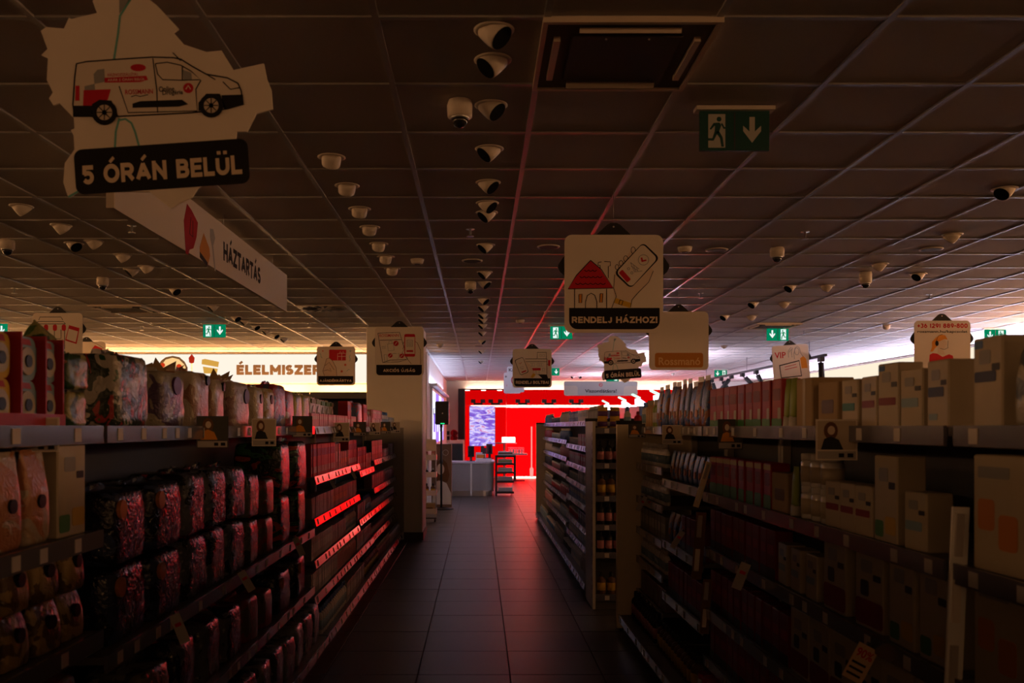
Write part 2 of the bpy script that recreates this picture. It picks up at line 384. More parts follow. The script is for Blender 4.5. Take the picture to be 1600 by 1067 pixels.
# square pillar with its dark skirting
pl = struct(MB().cbox(-1.60, -.80, 12.5, 13.3, 0, CEIL, .012).build('pillar', M_pillar)); pl['label'] = 'square cream pillar at the end of the left shelves'; pl['category'] = 'pillar'
MB().box(-1.612, -.788, 12.488, 13.312, 0, .11).build('skirting', M_base, pl)

# ------------------------------------------------------------------ glowing fascias and lit walls
W_glow = emis('warm_fascia_glow', (1.02, .92, .77), 1.0)
def fascia(name, label, cx, y, width, z0, z1, strength_mat, rz=0., cat='light box'):
    t = thing(name, label, cat, (cx, y, 0), rz)
    MB().box(-width/2, width/2, -.10, -.004, z0, z1).build('box', M_beige, t)
    MB().box(-width/2+.01, width/2-.01, -.104, -.10, z0+.015, z1-.03).build('glowing_face', strength_mat, t)
    MB().box(-width/2, width/2, -.108, -.10, z1-.03, z1-.012).build('top_trim', M_base, t)
    return t
food = fascia('food_fascia', 'glowing warm white fascia lettered ÉLELMISZER over the food wall', -5.2, 16.9, 8.25, 2.44, 3.03, W_glow)
ka = 16.8/F/5.517      # tracing of the fascia: 5.517 units to a pixel
fa = Art(food, (VPX+(-5.2)*F/16.8-230)*5.517, (VPY-540-(0-CAMZ)*F/16.8)*5.517, ka, -.104)
fa.text('lettering', 'ÉLELMISZER', 770, 130, 1500, 252, mat('fascia_brown', (.05, .028, .012), .7), 2, 'block', 0, .30)
PAN = [(95, 172), (120, 130), (160, 100), (220, 88), (280, 100), (325, 140), (350, 190), (340, 240), (100, 240)]
fa.fill('frying_pan', PAN, mat('pan_black', (.02, .015, .01), .6), 1)
fa.fill('rice', [(118, 175), (160, 120), (220, 104), (275, 118), (318, 160), (335, 195), (325, 238), (115, 238)], emis('rice_print', (1, .62, .25), 1.0), 2)
fa.fill('tomato', [circ(135, 168, 20), circ(275, 182, 24), circ(205, 175, 17)], emis('tomato_print', (.75, .05, .01), .8), 3)
fa.fill('spoon_sauce', [(385, 72), (410, 105), (405, 145), (385, 155), (362, 145), (358, 105)], emis('sauce_print', (.6, .03, .01), .7), 2)
fa.fill('spoon_handle', [(380, 150), (390, 150), (388, 240), (382, 240)], mat('spoon_grey', (.5, .45, .4), .5), 2)
fa.fill('crispbread', [[(472, 120), (500, 114), (620, 140), (612, 185), (470, 160)], [(480, 180), (610, 200), (600, 240), (490, 240)]], emis('crisp_print', (.85, .45, .08), .8), 2)
MB().box(-4.1, 4.1, -.06, -.004, 2.24, 2.43).build('beige_band', M_beige, food)

S_glow = emis('added_side_glow', (1.0, .48, .19), E_SIDE)
fascia('added_rear_fascia', 'added unseen warm fascia along the rear wall', -.3, YF, 15.0, 2.70, 3.02, emis('added_rear_glow', (1.0, .48, .19), E_REAR), PI)  # out of view, added to light the hanging cards from behind the camera
fascia('side_fascia', 'added unseen warm fascia along the left side wall', XL, 3.5, 15.0, 2.70, 3.02, S_glow, PI/2)  # out of view, added to light the cards and the pillar
fascia('side_fascia', 'added unseen warm fascia along the near part of the right side wall', XR, 1.9, 15.0, 2.70, 3.02, S_glow, -PI/2)  # its unseen counterpart on the right, added for the same light
fascia('side_fascia', 'glowing cream fascia on the far part of the right side wall', XR, 18.2, 17.4, 2.60, 3.02, emis('right_glow_far', (1.02, .88, .68), 1.0), -PI/2)
for k in range(12):
    y0 = 12.4+k*1.25; o = MB().box(XR-.03, XR-.004, y0+.02, y0+1.22, 2.26, 2.58).build('wall_panel', M_beige)
    struct(o); o['label'] = 'beige cladding panel high on the right wall'; o['group'] = 'beige cladding panels'

# wall shelving with added uplights: food wall, and added units on the side walls
def wall_unit(label, loc, rz, w_, glow, group, name='wall_unit'):
    t = thing(name, label, 'shelf unit', loc, rz, group)
    MB().box(-w_/2+.005, w_/2-.005, -.04, -.005, .02, 2.2).build('back_panel', M_back, t)
    for s in (-1, 1): MB().box(s*(w_/2-.015)-.012, s*(w_/2-.015)+.012, -.5, -.04, 0, 2.2).build('side_panel', M_dark, t)
    for z in (.12, .5, .88, 1.26, 1.64): MB().box(-w_/2+.03, w_/2-.03, -.48, -.04, z-.03, z).build('shelf', M_shelf, t)
    MB().box(-w_/2+.005, w_/2-.005, -.52, -.005, 2.2, 2.23).build('top_board', M_dark, t)
    MB().box(-w_/2+.005, w_/2-.005, -.53, -.52, 2.14, 2.26).build('header', M_dark, t)
    MB().box(-w_/2+.05, w_/2-.05, -.45, -.12, 2.231, 2.24).build('added_uplight', glow, t)  # added glowing panel, hidden from below, that brightens the ceiling
g = emis('added_food_glow', (1.0, .48, .17), E_FOOD)
for k in range(6): wall_unit('dark food shelf unit under the glowing food fascia', (-8.55+1.2*k, 16.89, 0), 0, 1.2, g, 'food shelf units along the wall')
for k in range(5): wall_unit('added dark shelf unit with uplights along the left side wall', (XL+.01, 9.9+1.2*k, 0), PI/2, 1.2, g, 'added shelf units with uplights along the left side wall')  # units added only to throw warm light on the left ceiling
g1 = emis('added_right_warm', (1.0, .50, .26), E_RWARM); g2 = emis('added_right_cool', (.86, .84, 1.18), E_RFAR)
for k in range(14):
    wall_unit('added dark shelf unit with uplights along the right wall', (XR-.01, 8.8+1.25*k, 0), -PI/2, 1.25, g1 if k < 3 else g2, 'added shelf units with uplights along the right wall')  # units added to throw light on the right ceiling

# backlit red wall
redw = thing('red_backlit_wall', 'bright red backlit wall at the far end of the shop', 'lit wall', (0, YB, 0))
rA = emis('red_glow_dim', (1.0, .0006, .0012), E_RED*.42); rB = emis('red_glow', (1.0, .0003, .0006), E_RED*3.0); rC = emis('red_glow_top', (1.0, .0006, .0014), E_RED*.36)
def redpanel(x0, x1, z0, z1, m, d=.05): MB().box(x0, x1, -d, -.004, z0, z1).build('panel', m, redw)
zt = 2.75; zs = 2.30
redpanel(-.42, .86, .06, zs, rA); redpanel(-.42, .86, zs+.01, zt, rC)
xs = [.87, 2.1, 3.33, 4.56, 5.8, 6.9]
for a, b in zip(xs[:-1], xs[1:]): redpanel(a+.004, b-.004, .06, zs, rB); redpanel(a+.004, b-.004, zs+.01, zt, rC)
o = MB().box(-.25, .86, -.16, -.06, 2.235, 2.285).build('lamp_strip', emis('strip_glow_dim', (1, .55, .42), E_STRIP*.3), redw)
o = MB().box(.87, 6.9, -.16, -.06, 2.225, 2.285).build('lamp_strip', emis('strip_glow', (1, .66, .5), E_STRIP), redw)
o = MB().box(.95, 6.9, -.14, -.06, .005, .055).build('floor_light_strip', emis('floor_strip_glow', (1, .62, .48), E_STRIP*.35), redw)
MB().box(-.42, 6.9, -.16, -.004, 2.752, 2.78).build('added_cove_trough', rC, redw); MB().box(-.40, 6.88, -.14, -.01, 2.7805, 2.784).build('added_cove_tube', emis('added_cove_glow', (1, .66, .48), E_COVE), redw)  # hidden cove added to brighten the wall above the panels
for px in (747, 774, 816, 857, 899):
    x = (px-VPX)/F*YB; b = MB(); b.box(x-.14, x+.14, -.24, -.12, 2.30, 2.36); b.box(x-.22, x-.08, -.28, -.14, 2.36, 2.47); b.box(x+.08, x+.22, -.28, -.14, 2.36, 2.47)
    b.build('clamp_lamp', M_blackm, redw)
b = MB(); b.lathe([(.02, .3), (.02, 1.62)], 8, (830-VPX)/F*YB, -.2); b.lathe([(.05, .05), (.06, .3), (.02, .36)], 8, (830-VPX)/F*YB, -.2); b.build('lit_rod', emis('rod_glow', (1, .35, .3), 1.0), redw)
pf = thing('portal_frame', 'tall black portal frame at the left edge of the red wall', 'frame', (0, YB, 0))
MB().box(-.64, -.44, -.3, -.06, 1.22, 2.80).build('post', M_blackm, pf)
b = MB().box(-.44, .95, -.3, -.17, 2.76, 2.80); b.build('top_bar', M_blackm, pf)
for k in range(3): MB().box(-.42+.5*k, -.28+.5*k, -.34, -.30, 2.735, 2.76).build('downlight', emis('frame_lamp', (1, .8, .65), 4.0), pf)
tag(MB().cbox(-.9, -.45, YB-.9, YB-.5, 0, 1.2, .02).build('pale_cabinet', M_wall), 'low pale cabinet standing against the far pink wall', 'cabinet')

# lit poster frames on the corridor wall
pc = [(.80, .80, 1.0), (.30, .16, .85), (.85, .85, 1.0), (.42, .24, .8)]
nm = ['white glowing poster panel on the corridor wall nearest the pillar', 'violet glowing poster panel behind the loudspeaker',
      'white glowing poster panel between two violet ones', 'violet glowing poster panel nearest the far wall']
for k in range(4):
    y0 = 18.0+1.45*k
    t = thing('poster_frame', nm[k], 'poster frame', (-1.0, y0, 0), 0, 'lit poster frames on the corridor wall')
    MB().box(0.002, .05, 0, 1.3, 1.2, 2.42).build('frame', M_white, t)
    MB().box(.05, .056, .06, 1.24, 1.27, 2.36).build('lit_sheet', emis('poster_%d' % k, pc[k], E_WINDOW), t)
    MB().box(.056, .058, .35, .95, 1.5, 1.9).build('printed_shape', emis('poster_shape_%d' % k, pc[(k+1) % 4], E_WINDOW*.7), t)
ww = thing('added_wall_washer', 'added light trough above the lit poster frames on the corridor wall', 'light', (-1.0, 17.6, 2.44))  # added to light the far ceiling, its tube hidden from below
MB().box(.002, .16, 0, 7.2, 0, .05).build('trough', M_white, ww)
MB().box(.02, .14, .05, 7.15, .0505, .054).build('glowing_tube', emis('added_washer_glow', (.70, .78, 1.15), E_WASH), ww)

# ------------------------------------------------------------------ things on the ceiling
def cass(name, label, x, y, lit=False):
    t = thing(name, label, 'air conditioner', (x, y, CEIL))
    m = mat('cassette_white', (.62, .52, .42), .45)
    b = MB().box(-.315, .315, -.315, -.297, -.022, 0).box(-.315, .315, .297, .315, -.022, 0).box(-.315, -.297, -.297, .297, -.022, 0).box(.297, .315, -.297, .297, -.022, 0)
    b.build('rim', m, t)
    MB().box(-.297, .297, -.297, .297, -.012, -.002).build('face', mat('cassette_face', (.16, .13, .11), .8, spec=.1), t)
    MB().cbox(-.20, .20, -.20, .20, -.022, -.012, .004).build('grille', mat('cassette_grille', (.11, .09, .08), .8, spec=.1, bump=.3, nscale=120), t)
    for k in range(4):
        o = MB().box(-.18, .18, -.012, .012, -.03, -.012).build('louvre', m, t)
        a = k*PI/2; o.location = (.255*math.sin(a), -.255*math.cos(a), 0); o.rotation_euler = (0, 0, a); o.rotation_euler.x = math.radians(25) if k % 2 == 0 else 0
    for s in (-.06, .06): MB().lathe([(.004, -.026), (.004, -.022)], 8, s*1.3, -.185).build('screw', M_white, t)
    return t
cass('air_conditioner', 'square ceiling air conditioner cassette beside the nearest spotlights', *CASS[0])
cass('air_conditioner', 'ceiling air conditioner cassette above the left food shelves', *CASS[1])
cass('air_conditioner', 'ceiling air conditioner cassette beyond the right shelves', *CASS[3])
t = thing('swirl_diffuser', 'round swirl air diffuser in the ceiling by the pillar', 'air vent', (CASS[2][0], CASS[2][1], CEIL))
MB().box(-.29, .29, -.29, .29, -.008, -.002).build('plate', mat('cassette_white', (.62, .52, .42)), t)
for k in range(14):
    a = 2*PI*k/14; b = MB(); c, s_ = math.cos(a), math.sin(a)
    b.add([(.09*c-.012*s_, .09*s_+.012*c, -.009), (.26*c-.03*s_, .26*s_+.03*c, -.009), (.26*c+.022*s_, .26*s_-.022*c, -.014), (.09*c+.008*s_, .09*s_-.008*c, -.014)], [(0, 1, 2, 3), (3, 2, 1, 0)])
    b.build('vane', M_blackm, t)

# adjustable recessed spotlights
def make_spot():
    t = thing('ceiling_spotlight', 'x', 'spotlight')
    MB().lathe([(.052, -.004), (.066, -.006), (.074, -.002), (.074, 0)], 20).build('flange', M_spot, t)
    MX = Matrix.Translation((0, 0, -.004)) @ Matrix.Rotation(math.radians(44), 4, 'Y')
    MB().lathe([(.050, .03), (.051, .0), (.0505, -.02), (.048, -.042), (.046, -.044)][::-1], 18, M=MX).build('head', M_spot, t)
    MB().lathe([(.0445, -.046), (.0445, -.0445)], 18, M=MX).build('lens', M_lens, t)
    return t
SP = make_spot(); SP['used'] = 0
def spot(x, y, rz, label, group):
    global SP
    if not SP['used']:
        SP['used'] = 1; SP.location = (x, y, CEIL); SP.rotation_euler.z = rz; SP['label'] = label; SP['group'] = group; kids(SP); return
    c = dup(SP, (x, y, CEIL), rz, label, group)
mid = [(3.16, 'first'), (3.42, 'second'), (3.90, 'third'), (4.51, 'fourth'), (5.13, 'fifth'), (5.6, 'sixth'), (5.85, 'seventh'), (6.89, 'eighth'), (8.1, 'ninth'), (8.67, 'tenth'),
       (9.8, 'eleventh'), (10.4, 'twelfth'), (11.1, 'thirteenth'), (11.6, 'fourteenth'), (12.25, 'fifteenth'), (13.2, 'sixteenth'), (14.5, 'seventeenth'), (16.4, 'eighteenth'), (19, 'nineteenth')]
side_of = 'RLRLRRLLLRRLLLLLRLL'
for k, (y, n) in enumerate(mid):
    spot(.055, y, PI-.45 if side_of[k] == 'R' else .35, '%s ceiling spotlight from the camera in the middle row' % n, 'spotlights of the middle row')
for k, y in enumerate((4.65, 5.2, 5.75, 6.28, 6.85, 7.37, 7.92)):
    spot(-.78, y, -1.3, '%s ceiling spotlight in the row ahead of the pillar' % ['nearest', 'second', 'third', 'fourth', 'fifth', 'sixth', 'farthest'][k], 'spotlights ahead of the pillar')
od = ['first', 'second', 'third', 'fourth', 'fifth', 'sixth', 'seventh', 'eighth', 'ninth', 'tenth', 'eleventh', 'twelfth', 'thirteenth', 'fourteenth', 'fifteenth']
for k, y in enumerate((5.68, 6.22, 6.75, 7.29, 7.81)): spot(-2.96, y, -2.2, '%s outward spotlight behind the big map sign' % od[k], 'outward spotlights over the left shelves')
for k, y in enumerate((6.83, 7.97, 9.1, 10.4, 11.4, 11.8, 12.4, 13.0, 13.6, 14.2)): spot(-3.15, y, .5 if k % 2 else 2.6, '%s spotlight of the long left row towards the food fascia' % od[k], 'long left row of spotlights')
for k, y in enumerate((6.52, 7.7, 8.87, 10.1, 11.3)): spot(3.52, y, -1.0, '%s spotlight of the outer right row' % od[k], 'outer right row of spotlights')
for k, y in enumerate((5.27, 8.9, 10.1, 11.27)): spot(3.16, y, .4, '%s spotlight of the inner right row' % od[k], 'inner right row of spotlights')
for k, (px, py) in enumerate(((1435, 428), (1003, 493), (1131, 540), (1385, 508), (688, 538), (895, 588), (906, 588), (1000, 563), (1051, 583), (346, 520), (100, 505))):
    Y = 1960.5/(VPY-py); spot((px-VPX)/F*Y, Y, .4+k*1.3,
        ['single spotlight above the right shelves by a dome camera', 'spotlight right of the orange lettered card', 'spotlight above the exit sign right of the cards', 'spotlight right of the phone number card',
         'spotlight between pillar and middle row', 'left of two small spotlights above the goodbye sign', 'right of two small spotlights above the goodbye sign', 'small spotlight behind the small map sign',
         'small spotlight near the far right ceiling', 'spotlight below the left exit sign', 'spotlight at the far left above the shop front card'][k], 'scattered ceiling spotlights')

# dome cameras
def dome(name, x, y, label, drop=.0):
    t = thing(name, label, 'camera', (x, y, CEIL), 0, 'dome cameras')
    MB().lathe([(.034, -.075-drop), (.054, -.07-drop), (.056, -.02), (.05, 0)], 18).build('base', M_spot, t)
    MB().lathe([(.006, -.118-drop), (.022, -.112-drop), (.034, -.096-drop), (.038, -.075-drop)], 16).build('dome', M_glass, t)
    MB().lathe([(.040, -.082-drop), (.043, -.076-drop), (.040, -.070-drop)], 16).build('ring', M_steel, t)
dome('dome_camera', -.083, 3.85, 'dome camera beside the third nearest middle spotlight')
dome('dome_camera', -.08, 8.65, 'dome camera in the middle row farther down the aisle')
dome('dome_camera', 2.38, 7.0, 'dome camera right of the house delivery card')
dome('dome_camera', 3.57, 8.1, 'low hanging dome camera above the right shelves', .03)
dome('dome_camera', -3.6, 6.7, 'dome camera at the left edge of the ceiling')
dome('dome_camera', -3.6, 8.4, 'dome camera left of the household sign')
# smoke detectors, ceiling speakers, sprinklers
def det(x, y, label):
    t = thing('smoke_detector', label, 'smoke detector', (x, y, CEIL), 0, 'smoke detectors')
    MB().lathe([(.03, -.042), (.048, -.036), (.056, -.012), (.058, 0)], 18).build('housing', M_spot, t); MB().lathe([(.0245, -.046), (.0245, -.042)], 12).build('vent', M_dark, t)
for (px, py), l in zip(((652, 405), (1070, 386), (813, 500), (345, 518), (108, 512)), ('smoke detector between the spotlight rows', 'smoke detector right of the house delivery card', 'small smoke detector left of the exit sign', 'smoke detector below the left exit sign', 'smoke detector at the far left')):
    Y = 1960.5/(VPY-py); det((px-VPX)/F*Y, Y, l)
def spk(x, y, label):
    t = thing('ceiling_speaker', label, 'speaker', (x, y, CEIL), 0, 'flush ceiling speakers')
    MB().lathe([(.075, -.008), (.088, -.006), (.09, 0)], 22).build('rim', M_spot, t); MB().lathe([(.0745, -.0085), (.0745, -.0075)], 20).build('grille', mat('speaker_grille', (.10, .085, .075), .7), t)
for (px, py), l in zip(((857, 385), (738, 407), (1455, 389), (1120, 390), (247, 508), (748, 540)), ('round flush speaker left of the house delivery card', 'round flush speaker beside the middle row', 'round flush speaker above the far right shelves', 'dark round flush speaker beside a smoke detector', 'round flush speaker left of the left exit sign', 'small flush speaker near the far end')):
    Y = 1960.5/(VPY-py); spk((px-VPX)/F*Y, Y, l)
def sprk(x, y, label):
    t = thing('sprinkler', label, 'sprinkler', (x, y, CEIL), 0, 'ceiling sprinklers')
    MB().lathe([(.008, -.05), (.008, -.004), (.03, -.003), (.03, 0)], 10).build('pipe', M_steel, t); MB().lathe([(.026, -.056), (.026, -.052)], 10).build('deflector', M_steel, t)
for (px, py), l in zip(((735, 358), (1258, 362), (1452, 460), (222, 510), (22, 450), (1095, 458), (1256, 517), (206, 352), (483, 505)), ('sprinkler in the middle of the aisle ceiling', 'sprinkler above the right dome camera', 'sprinkler above the phone number card', 'sprinkler left of the left exit sign', 'sprinkler at the far left edge', 'sprinkler above the orange lettered card', 'sprinkler above the far right exit sign', 'sprinkler beside the household sign', 'sprinkler left of the gift card sign')):
    Y = 1960.5/(VPY-py); sprk((px-VPX)/F*Y, Y, l)

# hanging black lamp track on the right
tr = thing('lamp_track', 'black hanging lamp track with tilted spotlights beyond the right shelves', 'lamp track', (5.5, 0, 2.75))
MB().box(-.02, .02, 13.9, 21.8, -.02, .02).build('track', M_blackm, tr)
for y in (14.6, 18.0, 21.2): MB().tube([(0, y, .02), (0, y, CEIL-2.75)], .004).build('suspension_wire', M_dark, tr)
for k, y in enumerate((21.4, 20.7, 19.9, 19.1, 18.3, 17.4, 14.1)):
    b = MB(); b.box(-.035, .035, y-.06, y+.06, -.09, -.02)
    s_ = [.25, .1, .2, -.25, .3, .15, 0][k]; q = 1.0
    b.tube([(0, y, -.08), (s_*.2, y, -.12)], .012); b.build('lamp_mount', M_blackm, tr)
    MB().tube([(s_*.2, y, -.11), (s_, y-.03, -.36*q)], .045, 10).build('lamp_head', M_blackm, tr)

# ------------------------------------------------------------------ exit signs
G_lit = emis('exit_green_lit', (.0, .20, .09), 1.0); Wh_lit = emis('exit_white_lit', (.85, 1, .93), .95)
def exit_sign(x, y, label, lit=True, flip=False, wires=False):
    t = thing('exit_sign', label, 'exit sign', (x, y, CEIL), 0, 'green emergency exit signs')
    MB().box(-.175, .175, -.03, .03, -.018, 0).build('mount', M_spot, t)
    MB().box(-.155, .155, -.008, .008, -.195, -.018).build('panel', G_lit if lit else M_green, t)
    mw = Wh_lit if lit else mat('exit_white_unlit', (.42, .42, .38), .5)
    a = Art(t, 0, 0, .001, -.008)
    s = -1 if flip else 1
    def q(pts): return [(s*p[0], p[1]) for p in pts]
    a.fill('door_symbol', q([(-118, 32), (-42, 32), (-42, 182), (-118, 182)]), mw, 1)
    m = G_lit if lit else M_green
    man = [circ(-70, 55, 11), [(-95, 72), (-68, 70), (-60, 82), (-72, 118), (-90, 112), (-88, 85)], [(-95, 72), (-112, 98), (-106, 102), (-88, 82)], [(-62, 76), (-50, 98), (-34, 98), (-34, 92), (-46, 90), (-56, 72)],
           [(-90, 110), (-100, 140), (-132, 140), (-132, 150), (-94, 151), (-78, 118)], [(-86, 112), (-66, 140), (-60, 178), (-48, 178), (-54, 136), (-70, 108)]]
    a.fill('running_figure', [q(p) for p in man], m, 2)
    a.fill('arrow_symbol', q([(66, 45), (90, 45), (90, 110), (118, 84), (118, 108), (78, 160), (38, 108), (38, 84), (66, 110)]), mw, 1)
    MB().box(-.003, .003, -.0086, -.008, -.19, -.022).build('divider', M_dark, t)
    return t
exit_sign(1.144, 3.93, 'large unlit exit sign near the ceiling air conditioner', False)
for px, py, fl, l in ((335, 505, 0, 'lit exit sign left of the household sign'), (-6, 504, 0, 'lit exit sign cut by the left picture edge'), (877, 508, 0, 'lit exit sign partly behind the house delivery card'), (1215, 511, 1, 'lit exit sign above the VIP card'),
                      (1555, 513, 1, 'lit exit sign at the right picture edge'), (1126, 577, 1, 'small lit exit sign above the black lamp track'), (864, 574, 0, 'small lit exit sign right of the store pickup card')):
    Y = 1960.5/(VPY-py); exit_sign((px-VPX)/F*Y, Y, l, True, fl)

# ------------------------------------------------------------------ hanging cards
def wire(t, x, z0, z1):
    MB().tube([(x, 0, z0), (x, 0, z1)], .0012, 5).build('wire', M_steel, t)
def card(name, label, px0, px1, py0, py1, Y, crop, rz=0.):
    """rounded card in front of a black hanger board; returns an Art in units of the tracing crop (x0, y0, scale)"""
    cx, cy = (px0+px1)/2, (py0+py1)/2; c = P(cx, cy, Y)
    t = thing(name, label, 'sign', c, rz, 'hanging promotion cards')
    W, H = (px1-px0)/F*Y, (py1-py0)/F*Y; r = W*.075
    MB().prism([(x, z) for x, z in rr(-W/2, -H/2, W/2, H/2, r, 6)], -.004, .004).build('card', M_card, t)
    w = W/2; h = H/2
    top = [(-.38*w, h*.9), (-.36*w, h*1.0), (-.13*w, h+.215*w), (-.06*w, h+.25*w), (.06*w, h+.25*w), (.13*w, h+.215*w), (.36*w, h*1.0), (.38*w, h*.9)]
    right = [(w*.97, h*.62), (w*1.06, h*.50), (w*1.125, h*.40), (w*1.13, h*.33), (w*1.09, h*.25), (w*.97, h*.14)]
    poly = top+right+[(.9*w, -.2*h), (-.9*w, -.2*h)]+[(-x, z) for x, z in right[::-1]]
    MB().prism(poly, .006, .012).build('hanger_board', M_blackm, t)
    MB().prism(circ(0, h+.17*w, .018*w, 10), .005, .0062).build('rivet', M_steel, t)
    MB().tube([(0, .009, h+.24*w), (0, .009, CEIL-c.z)], .0012, 5).build('wire', M_steel, t)
    x0, y0, s = crop
    return t, Art(t, (cx-x0)*s, (cy-y0)*s, Y/F/s, -.004)

# house delivery card
t, a = card('promotion_card', 'card reading RENDELJ HÁZHOZ! with red roofed house and phone', 882, 1036, 367, 520, 5.3, (840, 340, 3.81))
def band(a, u0, v0, u1, v1, r, s, tu0, tv0, tu1, tv1, bold='block'):
    pts = [(u0, v0), (u1, v0)]+[(u1-r+r*math.cos(math.radians(k*18)), v1-r+r*math.sin(math.radians(k*18))) for k in range(6)]+[(u0+r+r*math.cos(math.radians(90+k*18)), v1-r+r*math.sin(math.radians(90+k*18))) for k in range(6)]
    a.fill('caption_band', pts, M_ink, 1); a.text('caption', s, tu0, tv0, tu1, tv1, mat('caption_cream', (.74, .60, .45), .7), 2, bold)
band(a, 187, 538, 726, 665, 50, 'RENDELJ HÁZHOZ!', 203, 575, 712, 628)
a.fill('roof', [(315, 255), (375, 310), (450, 420), (180, 425), (230, 345)], M_red, 1)
a.stroke('roof_outline', [[(315, 255), (380, 310), (450, 420), (180, 425), (230, 345), (315, 255)]], 5, M_ink, 2)
def wave(u0, u1, v, n, amp=9): return [(u0+(u1-u0)*i/(n*6), v+amp*abs(math.sin(PI*i/6))) for i in range(n*6+1)]
a.stroke('roof_scallop', [wave(278, 352, 312, 3), wave(250, 384, 350, 5), wave(224, 404, 390, 6)], 4.5, M_ink, 3)
a.stroke('house_lines', [[(220, 425), (220, 540)], [(410, 425), (410, 540)], [(284, 540), (285, 500), (295, 465), (318, 450), (340, 463), (352, 500), (352, 540)],
    [(372, 305), (372, 285), (360, 285), (360, 268), (380, 264)], [(395, 262), (433, 264), (432, 288), (420, 290), (420, 360)]], 4.5, M_ink, 2)
a.fill('window_orange', [[(245, 458), (264, 455), (262, 508), (246, 508)], [(372, 453), (388, 452), (385, 505), (368, 505)]], M_orange, 1)
a.stroke('window_outline', [[(245, 458), (264, 455), (262, 508), (246, 508), (245, 458)], [(372, 453), (388, 452), (385, 505), (368, 505), (372, 453)]], 4, M_ink, 2)
a.fill('hand', [(455, 330), (560, 190), (690, 315), (650, 400), (590, 450), (555, 500), (460, 478), (450, 430)], M_skin, 1)
a.stroke('hand_outline', [[(688, 318), (660, 385), (600, 445), (560, 490), (552, 535)], [(458, 340), (452, 420), (468, 470), (440, 538)], circ(568, 195, 13, 12, 20)+[(581, 195)], circ(524, 245, 13, 12, 17)+[(537, 245)], circ(496, 272, 12, 12, 16)+[(508, 272)], circ(472, 295, 11, 12, 15)+[(483, 295)]], 3.5, M_ink, 2)
ph = rr(522, 160, 658, 412, 26, 4, .76); ph2 = [((x-590)*.9+590, (y-286)*.94+286) for x, y in ph]
a.fill('phone', ph, M_ink, 3); a.fill('phone_screen', ph2, M_card, 4)
a.fill('phone_button', rr(503, 310, 533, 388, 6, 2, -.72), M_red, 5)
a.stroke('basket_lines', [circ(629, 253, 31, 20)+[(660, 253)], [(552, 268), (576, 325), (622, 318)], [(552, 268), (604, 308)], [(556, 290), (596, 318)], [(570, 282), (582, 322)], [(586, 293), (596, 320)], circ(540, 305, 7, 8)+[(547, 305)], circ(560, 330, 7, 8)+[(567, 330)]], 3.5, M_grey, 5)
a.fill('tick', [(612, 240), (622, 238), (626, 254), (645, 250), (648, 258), (618, 266)], M_red, 5)
a.fill('bracelet', [(462, 478), (555, 508), (548, 538), (455, 508)], M_yellow, 2)
a.stroke('bracelet_buckle', [[(490, 490), (508, 496), (500, 522), (482, 516), (490, 490)]], 4.5, M_ink, 3)

# orange lettered card: the mascot of the photograph is left out
t, a = card('promotion_card', 'plain cream card with orange band lettered Rossmanó', 1014, 1107, 487, 578, 8.75, (840, 340, 3.81))
a.fill('caption_band', rr(698, 805, 985, 892, 14), mat('dull_orange_ink', (.55, .22, .04), .6), 1); a.text('caption', 'Rossmanó', 720, 832, 968, 878, mat('caption_pale_orange', (.75, .48, .22), .7), 2, .02)

# store pickup card
t, a = card('promotion_card', 'card reading RENDELJ BOLTBA! with phone and shop building', 801, 862, 545, 605.5, 13.3, (780, 520, 10.67))
band(a, 250, 757, 852, 893, 50, 'RENDELJ BOLTBA!', 275, 800, 825, 852)
a.stroke('building_lines', [[(632, 425), (635, 325), (785, 325), (785, 430)], [(430, 435), (795, 435)], [(440, 480), (795, 480)], [(795, 435), (795, 695)], [(795, 525), (818, 525)]], 8, M_ink, 2)
a.stroke('building_windows', [[(675, 360), (705, 360), (705, 395), (675, 395), (675, 360)], [(725, 360), (755, 360), (755, 395), (725, 395), (725, 360)], [(515, 510), (590, 510), (590, 555), (515, 555)], [(550, 510), (550, 555)], [(630, 510), (735, 510), (735, 555), (630, 555), (630, 510)], [(665, 510), (665, 555)], [(700, 510), (700, 555)], [(720, 590), (755, 590), (755, 638), (720, 638), (720, 590)], [(575, 625), (575, 690)], [(615, 625), (615, 690)], [(665, 625), (665, 690)]], 5, M_grey, 2)
a.fill('red_sign', [[(815, 455), (853, 455), (850, 555), (815, 552)], [(545, 588), (690, 585), (692, 625), (560, 628)]], M_red, 2)
a.fill('shadow', [(610, 690), (795, 695), (815, 757), (660, 757)], M_ink, 1)
a.fill('hand', [(420, 440), (520, 540), (600, 680), (545, 757), (400, 757), (330, 660)], M_skin, 2); a.fill('sleeve', [(610, 690), (655, 700), (715, 757), (580, 757)], M_white, 3)
ph = rr(298, 418, 450, 692, 30, 4, -.38); a.fill('phone', ph, M_ink, 3); a.fill('phone_screen', [((x-374)*.9+374, (y-555)*.94+555) for x, y in ph], M_card, 4)
a.fill('phone_button', [(368, 650), (445, 620), (455, 640), (378, 670)], M_red, 5); a.stroke('tick', [[(330, 500), (345, 520), (375, 490)]], 8, M_red, 5); a.stroke('basket_lines', [[(345, 575), (410, 560), (400, 590), (362, 600), (345, 575)], [(362, 600), (400, 605)]], 5, M_grey, 5)
a.fill('bracelet', [(565, 672), (612, 695), (560, 752), (520, 740)], M_yellow, 4)

